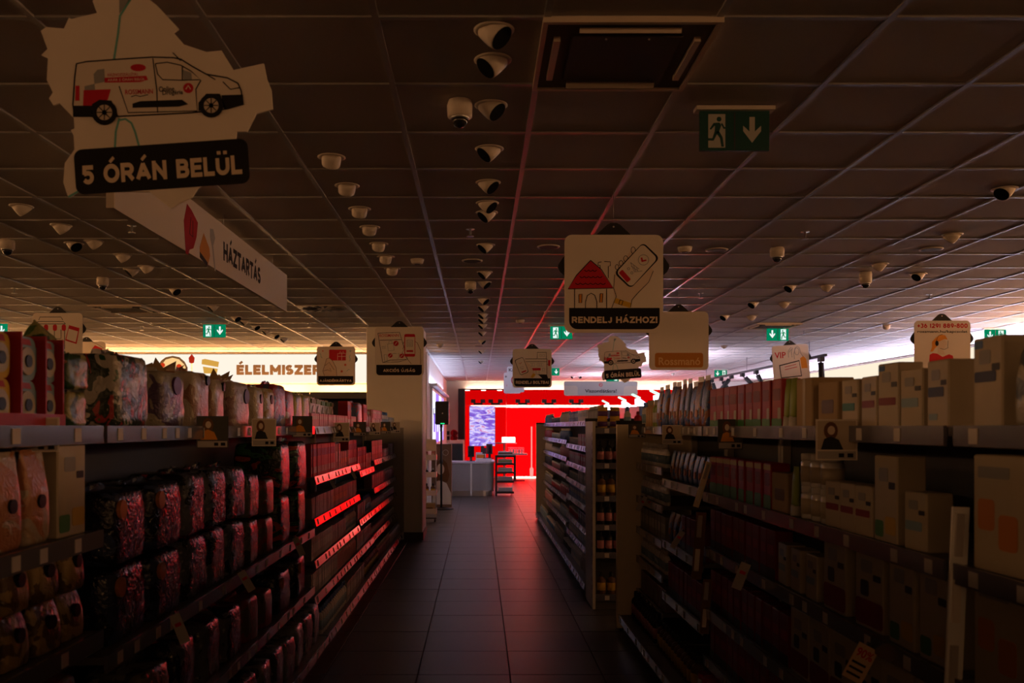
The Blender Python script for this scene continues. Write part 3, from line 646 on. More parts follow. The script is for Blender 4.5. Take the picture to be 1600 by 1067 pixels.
# leaflet card
CR5 = (480, 480, 5.927)
t, a = card('promotion_card', 'card reading AKCIÓS ÚJSÁG hanging in front of the pillar', 586, 662, 511, 587, 10.7, CR5)
band(a, 640, 533, 1062, 630, 30, 'AKCIÓS ÚJSÁG', 704, 560, 1000, 600)
a.fill('leaflet', [(655, 240), (855, 232), (930, 485), (700, 512)], M_card, 1)
a.stroke('leaflet_outline', [[(655, 240), (855, 232), (930, 485), (850, 505), (700, 512), (655, 240)], [(700, 512), (770, 490), (920, 484)], [(672, 306), (870, 300)]], 5, M_ink, 2)
a.text('leaflet_title', 'ROSSMANN', 668, 248, 848, 275, M_red, 3, .01, -.02 * -1)
a.stroke('leaflet_drawings', [[(745, 340), (800, 335), (805, 398), (750, 405), (745, 340)], [(757, 335), (757, 315), (785, 312), (786, 335)], [(712, 440), (740, 440), (742, 495), (716, 497), (712, 440)], [(838, 430), (850, 425), (850, 470), (830, 475)], [(690, 365), (730, 362)], [(692, 380), (728, 378)], [(790, 430), (828, 428)]], 4, M_grey, 3)
a.fill('percent_badges', [circ(822, 335, 25), circ(770, 447, 21), circ(876, 450, 21)], M_red, 3); a.stroke('percent_marks', [[(812, 348), (832, 322)], [(760, 458), (780, 436)], [(866, 461), (886, 439)]], 5, M_card, 4)
a.stroke('hand_outline', [[(1000, 318), (1020, 330), (1050, 400), (1050, 528)], [(895, 320), (888, 350), (900, 360), (885, 385), (898, 395), (880, 420), (920, 470), (965, 525)]], 4, M_brown, 2)
a.fill('phone', rr(900, 248, 1000, 458, 14), M_red, 4); a.fill('phone_screen', [(908, 275), (995, 275), (995, 432), (908, 432)], M_card, 5)
a.fill('phone_button', [(920, 398), (982, 398), (982, 415), (920, 415)], M_red, 6); a.stroke('phone_lines', [[(925, 305), (975, 305), (975, 365), (925, 365), (925, 305)], [(930, 322), (970, 322)], [(930, 338), (970, 338)], [(930, 352), (970, 352)]], 5, M_grey, 6)

# gift card
t, a = card('promotion_card', 'card reading AJÁNDÉKKÁRTYA with hand holding red gift card', 495, 555, 541.5, 602, 13.7, CR5)
band(a, 102, 637, 427, 712, 26, 'AJÁNDÉKKÁRTYA', 115, 660, 412, 692)
a.fill('gift_card', rr(203, 393, 362, 493, 8), M_red, 1); a.stroke('gift_lines', [[(282, 490), (282, 430), (360, 428), (360, 490)], [(320, 430), (320, 490)], [(282, 455), (360, 455)], [(300, 428), (305, 410), (320, 428), (335, 410), (340, 428)]], 4, M_card, 2)
a.fill('hand', [(180, 478), (205, 470), (240, 500), (270, 560), (275, 635), (160, 635), (145, 590), (165, 530)], M_skin, 2)
a.stroke('hand_outline', [[(160, 635), (145, 590), (165, 530), (180, 478), (205, 470), (235, 495), (268, 560), (275, 635)], [(165, 540), (205, 510), (250, 580)], [(150, 590), (190, 580), (225, 595), (210, 565)]], 4, M_brown, 3)
a.fill('confetti', [circ(353, 533, 12, 5), circ(320, 594, 12, 5), circ(145, 405, 7, 6)], mat('coral_ink', (.7, .15, .08), .6), 1); a.stroke('confetti_lines', [[(118, 425), (128, 445), (125, 455), (140, 470)], [(400, 440), (392, 460), (400, 480), (392, 500)], [(368, 592), (385, 575), (395, 580)], [(390, 405), (412, 405)], [(400, 395), (400, 418)]], 4, M_teal, 1)

# shop front card and the one behind it
CR6 = (30, 470, 10.67)
t, a = card('promotion_card', 'card with striped shop awning drawing at the far left', 51, 129, 489, 566, 10.0, CR6)
a.stroke('shop_lines', [[(330, 320), (350, 270), (700, 270), (730, 320)], [(270, 385), (320, 345), (740, 345), (775, 385), (270, 385)], [(280, 490), (280, 800)], [(760, 490), (760, 800)], [(590, 500), (590, 640)], [(700, 480), (700, 630), (590, 630)]], 10, M_ink, 2)
a.fill('awning_red', [rr(268+148*k, 395, 338+148*k, 500, 30) for k in range(4)], M_red, 1); a.fill('awning_cream', [rr(342+148*k, 395, 412+148*k, 500, 30) for k in range(3)], M_card, 1)
a.fill('phone', [(835, 405), (1010, 455), (960, 720), (770, 660)], M_red, 3); a.fill('phone_screen', [(830, 465), (985, 510), (945, 690), (790, 640)], M_card, 4)
t, a = card('promotion_card', 'card half hidden behind the striped shop awning card', 105, 165, 534, 594, 13.7, CR6)
a.fill('gift_card', [(1265, 740), (1395, 800), (1345, 860), (1215, 800)], M_red, 1); a.stroke('hand_outline', [[(1220, 690), (1300, 720), (1410, 790)]], 6, M_brown, 2)

# VIP card, turned and tilted a little
CR2 = (1190, 520, 14.545)
t, a = card('promotion_card', 'slightly tilted card lettered VIP with woman drawing', 1207.5, 1264.5, 539, 600, 14.2, CR2)
t.rotation_euler = (0, -.06, 0)
a.text('lettering', 'VIP', 305, 425, 560, 565, M_red, 1, .02, 0); a.stroke('woman_lines', [[(750, 600), (745, 480), (780, 350), (830, 310), (880, 360), (900, 470), (950, 560)], circ(815, 430, 50, 16, 80)+[(865, 430)], [(620, 560), (620, 420), (680, 330), (720, 350), (690, 440), (700, 560)], [(640, 440), (700, 370)]], 12, M_grey, 2)
a.fill('hair', [(880, 590), (960, 540), (1020, 620), (1040, 820), (900, 820)], M_orange, 1); a.fill('phone', [(395, 720), (860, 630), (900, 1000), (420, 1020)], M_ink, 3); a.fill('phone_screen', [(415, 740), (850, 655), (880, 980), (435, 1000)], M_card, 4)
a.stroke('phone_lines', [[(520, 770), (780, 720)], [(520, 830), (800, 780)]], 14, M_red, 5)

# phone number card
CR3 = (1410, 480, 11.854)
t, a = card('promotion_card', 'card with red phone number +36 (29) 889-800 and headset woman', 1428.5, 1516, 501, 588, 9.35, CR3)
a.text('phone_number', '+36 (29) 889-800', 275, 300, 1205, 385, M_red, 1, 'block'); a.text('web_address', 'rossmann.hu/kapcsolat', 275, 425, 1200, 488, M_ink, 1, .02)
a.fill('hair', [(620, 560), (700, 505), (790, 520), (835, 600), (780, 590), (660, 640), (640, 720), (600, 760), (560, 820), (510, 825), (545, 740), (545, 640), (590, 590)], M_orange, 1)
a.fill('face', [(660, 640), (790, 595), (820, 680), (780, 760), (740, 775), (790, 880), (640, 880), (650, 760)], M_skin, 2); a.fill('headset', [circ(635, 670, 32, 14, 50)], M_ink, 3)
a.stroke('headset_lines', [[(620, 630), (660, 530), (740, 500)], [(690, 760), (770, 785), (850, 745)], [(840, 620), (835, 740)]], 7, M_ink, 3); a.fill('blouse', [(500, 880), (560, 850), (640, 860), (740, 920), (860, 870), (930, 900), (960, 1100), (490, 1100)], M_red, 3)

# ------------------------------------------------------------------ map shaped signs with the delivery van
OUT = [(325,45),(310,5),(335,-25),(400,-45),(470,-25),(505,5),(525,20),(597,97),(580,110),(615,150),(690,175),(740,170),(780,235),(880,213),(890,262),(905,300),(910,365),(855,380),(825,440),(790,440),(780,520),(700,600),
       (660,630),(640,660),(600,678),(572,697),(500,640),(262,640),(230,660),(213,610),(218,545),(250,500),(248,455),(238,435),(250,430),(248,395),(200,345),(180,352),(165,330),(178,310),(158,268),(162,195),(140,185),(160,165),(138,105),(155,92),(215,97),(232,60),(240,65)]
def map_sign(label, cpx, cpy, Y, spx):
    c = P(cpx, cpy, Y); t = thing('map_sign', label, 'sign', c, 0, 'map shaped delivery signs')
    a = Art(t, 525, 326, spx*Y/F, -.004, .0008)
    MB().prism([a.c(p) for p in OUT], -.004, .004).build('map_board', M_card, t)
    a.stroke('river', [[(437, 0), (402, 55), (396, 110), (382, 200)], [(400, 395), (388, 440), (385, 495)], [(400, 402), (420, 398), (440, 412), (452, 440), (465, 487)], [(230, 658), (262, 640)]], 7, M_teal, 1)
    a.fill('river_fork', [(400, 0), (437, 0), (400, 48)], M_grey, 1)
    body = [(258, 215), (290, 208), (400, 200), (510, 193), (580, 195), (605, 200), (645, 225), (690, 250), (760, 262), (795, 280), (806, 305), (812, 350), (760, 365), (640, 378), (400, 390), (250, 390), (246, 350), (252, 260)]
    a.fill('van_body', body, mat('van_white', (.72, .63, .54), .6), 2); a.stroke('van_outline', [body], 4.5, M_ink, 3, True)
    a.fill('van_bumper', [[(247, 355), (310, 355), (310, 392), (247, 392)], [(740, 320), (812, 318), (815, 352), (750, 366)], [(445, 348), (470, 340), (610, 335), (630, 350), (600, 358), (445, 362)], [(664, 345), (690, 315), (735, 315), (755, 362), (664, 372)], [(310, 350), (335, 335), (375, 338), (398, 390), (312, 392)]], M_ink, 4)
    for u, v, r in ((352, 378, 42), (707, 355, 40)):
        a.fill('wheel', [circ(u, v, r, 20)], M_ink, 5); a.fill('wheel_rim', [circ(u, v, r*.62, 16)], mat('rim_cream', (.6, .5, .4), .5), 6); a.fill('wheel_hub', [circ(u, v, r*.2, 10)], M_ink, 7)
        a.stroke('wheel_spokes', [[(u, v), (u+r*.6*math.cos(k*PI/4), v+r*.6*math.sin(k*PI/4))] for k in range(8)], 3, M_ink, 7)
    a.stroke('van_lines', [[(520, 215), (528, 250), (545, 268), (610, 270), (670, 268), (640, 240), (605, 220), (560, 210), (520, 215)], [(610, 222), (610, 270)], [(512, 197), (525, 300), (528, 378)], [(400, 290), (430, 378), (660, 372), (655, 300), (672, 270)], [(745, 275), (770, 300), (800, 295)], [(690, 250), (720, 268)], [(578, 178), (605, 205)]], 3.5, M_ink, 3)
    a.fill('van_seats', [[(612, 235), (640, 245), (642, 268), (614, 268)]], M_grey, 3)
    a.fill('red_panels', [[(282, 303), (372, 300), (362, 335), (300, 358), (280, 355)], [(255, 288), (268, 288), (268, 338), (254, 338)], [(350, 262), (490, 255), (496, 268), (470, 276), (352, 278)], circ(463, 228, 26, 14, 12)], M_red, 3)
    a.fill('package_drawing', [[(328, 235), (350, 232), (352, 275), (318, 282), (315, 250)], [(285, 290), (318, 282), (320, 303), (285, 303)]], M_grey, 3)
    a.text('slogan', 'HÁZHOZSZÁLLÍTÁS', 362, 244, 462, 256, M_red, 3, 0, .03); a.text('slogan', 'AKÁR 5 ÓRÁN BELÜL', 362, 262, 486, 272, M_card, 4, 0, .03)
    a.text('lettering', 'ROSSMANN', 420, 300, 512, 316, M_red, 3, .01, .03); a.stroke('lettering_rule', [[(440, 325), (455, 320), (470, 324), (496, 318)]], 2.5, M_ink, 3)
    a.text('lettering', 'Online', 532, 290, 584, 308, M_ink, 3, .01, .04); a.text('lettering', 'Drogéria', 544, 303, 612, 322, M_ink, 3, .01, .04)
    a.fill('badge', [circ(630, 296, 17)], M_red, 3); a.stroke('badge_mark', [[(622, 300), (630, 288), (638, 300)]], 3, M_card, 4)
    a.fill('caption_band', rr(252, 482, 832, 632, 28, 5, -.068), M_ink, 3)
    a.text('caption', '5 ÓRÁN BELÜL', 277, 512, 808, 600, mat('caption_cream', (.74, .60, .45)), 4, 'block', .068)
    zt = (326+30)*a.k
    for u in (400, 506): wire(t, (u-525)*a.k, (326-10)*a.k, CEIL-c.z)
    return t
map_sign('large map shaped sign with delivery van and caption 5 ÓRÁN BELÜL', 246, 152.8, 2.75, 1/2.134)
map_sign('small distant map shaped sign with delivery van above the goodbye board', 971.5, 561.5, 13.3, 77/362/2.134)

# ------------------------------------------------------------------ household sign: long board along the aisle
hs = thing('household_sign', 'long white hanging board lettered HÁZTARTÁS along the left shelves', 'sign', (-1.7, 0, 0))
MB().box(-.03, 0, 4.1, 7.78, 2.63, 2.955).build('board', mat('household_board', (.56, .51, .47), .6), hs)
MB().box(-.035, .002, 4.085, 4.1, 2.63, 2.955).build('end_cap', M_beige, hs)
for y in (4.6, 5.9, 7.3): MB().tube([(-.015, y, 2.955), (-.015, y, CEIL)], .002, 5).build('wire', M_steel, hs)
pr = obj('print', None, hs, (0, 0, 0), PI/2)      # its -Y side faces the aisle
pr.name = 'printed_artwork'; a = Art(pr, 0, 2955, .001, -.0005, .0006)
def hy(px): return -1.7*F/(px-VPX)*1000      # pixel column to millimetres along the board
a.text('lettering', 'HÁZTARTÁS', hy(349), 60, hy(407), 235, M_ink, 1, 'block')
def hz(px, py): Y = hy(px)/1000; return (hy(px), 2955-(CAMZ+(VPY-py)/F*Y)*1000)
a.fill('red_mitt', [hz(*q) for q in ((292, 318), (299, 328), (309, 348), (307, 370), (302, 388), (296, 390), (294, 398), (290, 396), (289, 378), (287, 345))], mat('mitt_red', (.30, .015, .02), .6), 1)
a.stroke('mitt_lines', [[hz(*q) for q in ((298, 340), (296, 365), (301, 370), (301, 345))]], 8, M_ink, 2)
a.fill('sponge', [hz(*q) for q in ((318, 364), (327, 388), (328, 400), (324, 417), (312, 402), (312, 386))], mat('sponge_ochre', (.45, .19, .035), .6), 1)
a.fill('sponge_base', [hz(*q) for q in ((312, 393), (324, 410), (324, 417), (312, 402))], M_ink, 2)
a.fill('brush', [hz(*q) for q in ((328, 357), (333, 358), (336, 372), (333, 384), (337, 424), (335, 423), (331, 385), (328, 370))], M_grey, 1)

# ------------------------------------------------------------------ boards over the tills
CR4 = (860, 570, 8.0)
c = P(939, 607, 22.0); t = thing('goodbye_board', 'long hanging board reading Viszontlátásra! before the red wall', 'sign', c)
a = Art(t, (939-860)*8, (607-570)*8, 22.0/F/8, -.01)
MB().prism([a.c(p) for p in rr(170, 205, 1088, 385, 24)], -.01, .02).build('board', mat('board_white', (.42, .395, .38), .6), t)
a.fill('beige_corner', [[(170, 262), (320, 262), (340, 285), (340, 360), (355, 378), (195, 383), (172, 365)], [(1088, 266), (940, 266), (920, 285), (915, 360), (900, 378), (1065, 383), (1086, 365)]], M_beige, 1)
a.text('lettering', 'Viszontlátásra!', 432, 305, 828, 348, mat('soft_black_ink', (.02, .018, .018), .6), 1, .022)
a.stroke('emblem', [circ(629, 250, 20, 18)], 7, M_red, 1, True); a.stroke('emblem_mark', [[(616, 255), (629, 240), (636, 258)]], 6, M_red, 1)
for x in (-.7, .7): wire(t, x, .15, CEIL-c.z)
c2 = P(957, 598, 21.85); e = exit_sign(c2.x, 21.85, 'lit exit sign in front of the goodbye board', True, True); e.location.z = CEIL-.10
MB().box(-.01, .01, -.01, .01, 0, .10).build('stem', M_steel, e)
for k, (u0, v0, u1, v1, Y) in enumerate(((130, 560, 420, 990, 20.5), (75, 660, 360, 1010, 22.5))):
    s = 10.67; cpx, cpy = 780+(u0+u1)/2/s, 520+(v0+v1)/2/s; c = P(cpx, cpy, Y)
    t = thing('till_board', ['nearer white hanging till board behind the store pickup card', 'farther white hanging till board behind the store pickup card'][k], 'sign', c, 0, 'hanging till boards')
    a = Art(t, (u0+u1)/2, (v0+v1)/2, Y/F/s, -.01); MB().prism([a.c(p) for p in rr(u0, v0, u1, v1, 30)], -.01, .01).build('board', mat('till_board_white', (.8, .8, .82), .6), t)
    if k == 0: a.text('lettering', 'Kassza', 160, 592, 390, 645, M_ink, 1, .015)
    else: a.text('lettering', 'Kassza', 100, 712, 300, 750, M_ink, 1, .015)
    uu, vv = ((215, 870), (215, 890))[k]; 
    if k == 0: a.stroke('red_ring', [circ(275, 790, 70, 24, 75)], 14, M_red, 1, True)
    else: a.stroke('red_ring', [circ(212, 880, 80, 24, 80)], 14, M_red, 1, True)
    wire(t, 0, (v1-v0)/2*a.k, CEIL-c.z)

# ------------------------------------------------------------------ shelving
ORD = ['top', 'second', 'third', 'fourth', 'fifth', 'sixth', 'bottom']
def tag_mesh(tl):
    a, b = -.0115+tl, -.0115-tl
    return MB().add([(-.02, b, -.043), (.02, b, -.043), (.02, a, -.004), (-.02, a, -.004), (-.02, b+.002, -.0435), (.02, b+.002, -.0435), (.02, a+.002, -.0045), (-.02, a+.002, -.0045)],
        [(0, 1, 2, 3), (7, 6, 5, 4), (0, 4, 5, 1), (3, 2, 6, 7), (0, 3, 7, 4), (1, 5, 6, 2)]).mesh('price_tag', M_tag)
TAGS = {}
class Bay: pass
def bay(word, label, XF, y0, y1, rz, levels, top=1.61, base=.10, depth=.47, rail=None, tags=True, cat='shelf unit', name='shelf_bay', axis='y', base_lv=True, height=1.66, tilt=.0):
    B = Bay(); B.word = word; B.L = L = y1-y0; B.rz = rz; B.h = L/2; B.depth = depth
    B.loc = Vector((XF, (y0+y1)/2, 0)) if axis == 'y' else Vector(((y0+y1)/2, XF, 0))
    t = B.t = thing(name, label, cat, B.loc, rz)
    MB().box(-L/2+.002, L/2-.002, depth, depth+.02, .02, height-.06).build('back_panel', M_back, t)
    for s in (-1, 1): MB().box(s*(L/2-.016)-.014, s*(L/2-.016)+.014, depth-.045, depth-.001, 0, height-.05).build('upright', M_upr, t)
    B.levels = [top]+list(levels)+([.13] if base_lv else [])
    for i, z in enumerate(B.levels):
        fr = -base if (base_lv and i == len(B.levels)-1) else 0
        MB().box(-L/2+.003, L/2-.003, fr+.004, depth-.046, z-.025, z-.001).build('shelf', M_shelf, t)
        q = [(0, z+.004), (-.009+tilt, z+.004), (-.009-tilt, z-.05), (0, z-.052), (.003, z-.026)]
        r = MB(); n = len(q)
        r.add([(-L/2+.004, fr+y, zz) for y, zz in q]+[(L/2-.004, fr+y, zz) for y, zz in q], [tuple(range(n)), tuple(reversed(range(n, 2*n)))]+[(k, k+n, (k+1) % n+n, (k+1) % n) for k in range(n)])
        ro = r.build('price_rail', rail or M_rail, t)
        if tags:
            x = -L/2+.1
            while x < L/2-.08:
                g = obj('price_tag', TAGS.setdefault(tilt, tag_mesh(tilt*.8) if tilt not in TAGS else None) or TAGS[tilt], ro, (x, fr, z)); x += random.choice((.14, .2, .26, .34))
    if base_lv: MB().box(-L/2+.004, L/2-.004, -base+.05, depth, 0, .10).build('plinth', M_base, t)
    return B
def Wp(B, lx, ly, z):
    c, s = math.cos(B.rz), math.sin(B.rz); return Vector((B.loc.x+lx*c-ly*s, B.loc.y+lx*s+ly*c, z))
LR, RR = PI/2, -PI/2
L1 = bay('nearest left bay', 'nearest left shelf bay with red freshener display', -1.17, 1.5, 2.72, LR, [1.29, .98, .66, .36])
L2 = bay('wide left bay', 'wide left shelf bay stacked with wrapped paper packs', -1.17, 2.74, 6.22, LR, [.89, .48])
L3 = bay('red-lit left bay', 'left shelf bay whose price rails glow red, beyond the paper packs', -1.17, 6.24, 8.58, LR, [1.25, .95, .65, .39], tilt=.007)
L4 = bay('narrow left bay', 'narrow left shelf bay between the red-lit bay and the last bay', -1.17, 8.60, 9.76, LR, [1.17, .69, .39], tilt=.007)
L5 = bay('last left bay', 'last left shelf bay ending at the cream pillar', -1.17, 9.78, 12.40, LR, [1.235, .92, .69, .40], tilt=.007)
R1 = bay('nearest right bay', 'nearest right shelf bay at the picture edge', 1.25, 1.3, 2.30, RR, [1.25, .95, .62, .35], base=.14)
R2 = bay('long right bay', 'long right shelf bay filled with baby food cartons', 1.25, 2.34, 4.86, RR, [1.25, .95, .62, .35], base=.14)
R3 = bay('middle right bay', 'right shelf bay with blue pouches beyond the red cartons', 1.25, 4.88, 5.94, RR, [1.26, .85, .5], base=.14, rail=M_railc)
R4 = bay('last right bay', 'right shelf bay ending at the cream end panel', 1.25, 5.96, 6.92, RR, [1.33, 1.07, .83, .6, .34], base=.14, rail=M_railc)
E1 = bay('aisle end bay', 'end shelf bay with yellow packs facing down the aisle', 7.75, 1.03, 1.93, 0, [1.29, 1.0, .745, .50], top=1.60, depth=.4, base=.02, axis='x', height=1.68)
F1 = bay('near far-aisle bay', 'nearer bay of the distant right shelves', 1.125, 8.24, 11.18, RR, [1.4, 1.18, .98, .77, .53, .33], top=1.67, base=.125, height=1.72, tilt=.005)
F2 = bay('distant right bay', 'most distant right shelf bay beside the glowing red wall', 1.125, 11.2, 15.3, RR, [1.44, 1.22, 1.0, .70, .40], top=1.67, base=.125, height=1.72, tilt=.005)
bay('left bay behind', 'unseen left shelf bay beside the camera, added to block light', -1.17, -3.2, 1.48, LR, [1.29, .98, .66, .36], tags=False)  # empty bay out of view, added to block low light
bay('right bay behind', 'unseen right shelf bay beside the camera, added to block light', 1.25, -3.2, 1.28, RR, [1.25, .95, .62, .35], base=.14, tags=False)  # likewise out of view, added to stop low side light
def endpanel(name, label, x0, x1, y, z, m, cap=True):
    t = thing(name, label, 'panel', (x0, y, 0)); MB().cbox(0, x1-x0, 0, .03, .02, z, .004).build('board', m, t)
    if cap: MB().box(-.004, x1-x0+.004, -.004, .034, z, z+.03).build('cap', M_blackm, t)
    for s in (.04, x1-x0-.04): MB().lathe([(.015, 0), (.015, .02)], 8, s, .015).build('foot', M_black, t)
endpanel('end_panel', 'cream end panel of the near right shelves', 1.09, 1.75, 6.935, 1.63, M_creamp)
endpanel('end_panel', 'pale end panel of the distant right shelves beside the red wall', 1.0, 1.62, 15.32, 1.66, mat('pale_end_panel', (.5, .46, .42), .5))
endpanel('end_panel', 'end panel behind the aisle end bay', 1.0, 1.6, 8.195, 1.66, M_upr)
tp = thing('aisle_end_side', 'narrow steel side of the aisle end bay', 'panel', (1.0, 7.7, 0)); MB().box(0, .025, 0, .47, .01, 1.66).build('side', M_upr, tp)
for k in range(20): MB().box(-.001, .0, .03, .05, .1+.075*k, .14+.075*k).build('slot', M_blackm, tp)
endpanel('end_panel', 'left shelf end panel facing the pillar', -1.66, -1.06, 12.41, 1.60, M_upr, False)

# ------------------------------------------------------------------ goods: one template of each kind
class Tpl: pass
def tpl(name, desc, cat, w, d, h, parts):
    t = Tpl(); t.name, t.desc, t.cat, t.w, t.d, t.h, t.parts = name, desc, cat, w, d, h, parts; return t
def ring_mesh(rings, m, name, cap=True):
    n = len(rings[0]); b = MB(); b.add([p for r in rings for p in r], [(k*n+i, k*n+(i+1) % n, (k+1)*n+(i+1) % n, (k+1)*n+i) for k in range(len(rings)-1) for i in range(n)], True)
    o = 0; b.f.append(list(reversed(range(n)))); b.sm.append(True); b.f.append([(len(rings)-1)*n+i for i in range(n)]); b.sm.append(True)
    return b.mesh(name, m)
def sring(w, d, z, n=16, e=.35, jit=0., cy=None):
    r = []
    for i in range(n):
        a = 2*PI*i/n+PI/n; c, s = math.cos(a), math.sin(a)
        x = math.copysign(abs(c)**e, c)*w/2; y = math.copysign(abs(s)**e, s)*d/2
        r.append((x+random.uniform(-jit, jit), (cy if cy is not None else d/2)+y+random.uniform(-jit, jit), z+random.uniform(-jit, jit)*.6))
    return r
def carton(desc, w, d, h, m, prints, name='carton', cat='carton', flap=None):
    P_ = [(name, MB().cbox(-w/2, w/2, 0, d, 0, h, min(.004, w*.06)).mesh(name, m))]
    for pn, u0, v0, u1, v1, mm in prints:
        P_.append((pn, MB().prism([(x, z) for x, z in rr((u0-.5)*w, v0*h, (u1-.5)*w, v1*h, min((u1-u0)*w, (v1-v0)*h)*.18, 2)], -.0012, -.0002).mesh(pn, mm)))
    if flap: P_.append(('top_flap', MB().box(-w/2+.002, w/2-.002, .0, .004, h, h+flap).mesh('top_flap', m)))
    return tpl(name, desc, cat, w, d, h, P_)
def wpack(desc, w, d, h, m, name='wrapped_pack', cat='pack', fin=True, logo=None):
    zs = [0, .03, .12, .3, .5, .7, .88, .96, 1]; ks = [.9, .98, 1.0, 1.015, 1.0, 1.015, .99, .95, .86]
    P_ = [(name, ring_mesh([sring(w*k, d*k, h*z*.95, 20, .3, .0035, d/2) for z, k in zip(zs, ks)], m, name))]
    if fin:
        b = MB(); n = 9; top = []; bot = []
        for i in range(n):
            x = -w*.42+w*.84*i/(n-1); bot.append((x, d/2+random.uniform(-.004, .004), h*.93)); top.append((x*.9+random.uniform(-.006, .006), d/2+random.uniform(-.02, .012), h*(1.0+random.uniform(-.02, .06))))
        for i in range(n-1):
            q = [bot[i], bot[i+1], top[i+1], top[i]]; b.add(q+[(p[0], p[1]+.003, p[2]) for p in q], [(0, 1, 2, 3), (7, 6, 5, 4), (3, 2, 6, 7)])
        P_.append(('top_seal', b.mesh('top_seal', m)))
    if logo: P_.append(('logo', MB().prism([(x, z) for x, z in circ(logo[0]*w, logo[1]*h, logo[2]*w, 14)], -.008, .006).mesh('logo', logo[3])))
    return tpl(name, desc, cat, w, d, h, P_)
def pouch(desc, w, d, h, m, name='pouch', cat='pouch', logo=None, hang=False):
    zs = [0, .06, .25, .55, .8, .93, 1.0]; ds = [.7, .95, 1, .9, .55, .15, .06]; ws = [.94, 1, 1, .98, .97, .98, .98]
    P_ = [(name, ring_mesh([sring(w*a, d*k, h*z, 16, .45, .002, d/2) for z, k, a in zip(zs, ds, ws)], m, name))]
    if hang: P_.append(('header', MB().box(-w*.4, w*.4, d/2-.002, d/2+.002, h, h+.03).mesh('header', M_white)))
    if logo: P_.append(('logo', MB().prism([(x, z) for x, z in circ(0, logo[0]*h, logo[1]*w, 12)], -.004, .012).mesh('logo', logo[2])))
    return tpl(name, desc, cat, w, d, h, P_)
def bottle(desc, r, h, m, mc, lab=None, flat=1., name='bottle', cat='bottle', neck=.35, n=12):
    P_ = [(name, MB().lathe([(r*.9, 0), (r, h*.03), (r, h*.62), (r*.85, h*.70), (r*neck, h*.78), (r*neck, h*.82)], n, 0, r*flat, 1, flat).mesh(name, m)),
          ('cap', MB().lathe([(r*(neck+.08), h*.80), (r*(neck+.1), h*.82), (r*(neck+.06), h*.99), (r*neck*.7, h)], n, 0, r*flat, 1, flat).mesh('cap', mc))]
    if lab: P_.append(('label_band', MB().lathe([(r*1.012, h*.16), (r*1.012, h*.52)], n, 0, r*flat, 1, flat).mesh('label_band', lab)))
    return tpl(name, desc, cat, 2*r, 2*r*flat, h, P_)
def jar(desc, r, h, m, mc, lab=None, name='jar', cat='jar', n=14):
    P_ = [(name, MB().lathe([(r*.92, 0), (r, h*.05), (r, h*.72), (r*.9, h*.8)], n, 0, r).mesh(name, m)), ('lid', MB().lathe([(r*.95, h*.79), (r*.97, h*.82), (r*.97, h*.98), (r*.9, h)], n, 0, r).mesh('lid', mc))]
    if lab: P_.append(('label_band', MB().lathe([(r*1.015, h*.15), (r*1.015, h*.62)], n, 0, r).mesh('label_band', lab)))
    return tpl(name, desc, cat, 2*r, 2*r, h, P_)
def tube_t(desc, w, h, m, mc, name='tube', cat='tube'):
    return tpl(name, desc, cat, w, w*.6, h, [(name, ring_mesh([sring(w*a, w*.6*k, h*z, 12, .8, 0, w*.3) for z, a, k in ((.2, .8, 1), (.25, .9, 1), (.7, .98, .7), (1, 1, .08))], m, name)), ('cap', MB().lathe([(w*.38, 0), (w*.4, .005), (w*.36, h*.22)], 10, 0, w*.3).mesh('cap', mc))])
def simple(t):      # too small in view to show parts
    t.parts = t.parts[:1]; return t
c_ = lambda *a: a
cream = mat('pack_cream', (.60, .50, .36), .45, noise=.06); white = mat('pack_white', (.72, .68, .64), .4); kraft = mat('pack_kraft', (.52, .36, .19), .7, noise=.06)
navy = mat('pack_navy', (.02, .035, .12), .35); blue = mat('pack_blue', (.05, .16, .45), .35); sky = mat('pack_sky', (.28, .42, .52), .4); redp = mat('pack_red', (.50, .025, .03), .35)
dred = mat('pack_dark_red', (.28, .015, .02), .4); green = mat('pack_green', (.06, .25, .06), .4); lime = mat('pack_lime', (.35, .45, .08), .4); pink = mat('pack_pink', (.72, .30, .34), .4)
yell = mat('pack_yellow', (.72, .45, .05), .4); orng = mat('pack_orange', (.70, .26, .07), .45); purp = mat('pack_purple', (.16, .06, .22), .35); blk = mat('pack_black', (.02, .02, .022), .35)
grey = mat('pack_grey', (.35, .34, .34), .35); brown = mat('pack_brown', (.16, .075, .035), .4); teal = mat('pack_teal', (.06, .30, .30), .4); clear = mat('pack_frosted', (.55, .53, .52), .12, spec=.8)
f_leaf = printmat('film_leafy', [(.02, .10, .03), (.55, .50, .45), (.03, .05, .03), (.5, .05, .04), (.10, .25, .05)], 11)
f_olive = printmat('film_olive', [(.30, .27, .20), (.45, .42, .34), (.12, .08, .16), (.40, .36, .28)], 8)
f_beige = printmat('film_beige', [(.50, .40, .32), (.62, .52, .42), (.35, .17, .10), (.55, .45, .36)], 8, stretch=(2.5, 1, .6))
f_mauve = printmat('film_mauve', [(.45, .35, .33), (.58, .48, .45), (.40, .24, .26), (.50, .40, .38)], 6)
f_cream = printmat('film_cream', [(.62, .52, .38), (.70, .62, .50), (.55, .36, .10), (.66, .58, .48)], 8)
f_mix = printmat('film_pink_blue', [(.55, .50, .50), (.40, .05, .10), (.12, .15, .32), (.60, .45, .45)], 9)
f_lemon = printmat('film_lemon', [(.58, .54, .40), (.60, .52, .12), (.30, .34, .30), (.62, .58, .50)], 8)
f_navy = printmat('film_navy', [(.02, .03, .07), (.05, .07, .16), (.015, .015, .03), (.10, .09, .12)], 6, .16, .6)
f_foil = printmat('film_dark_foil', [(.03, .03, .05), (.16, .17, .22), (.02, .02, .03), (.42, .05, .05)], 7, .13, .8)
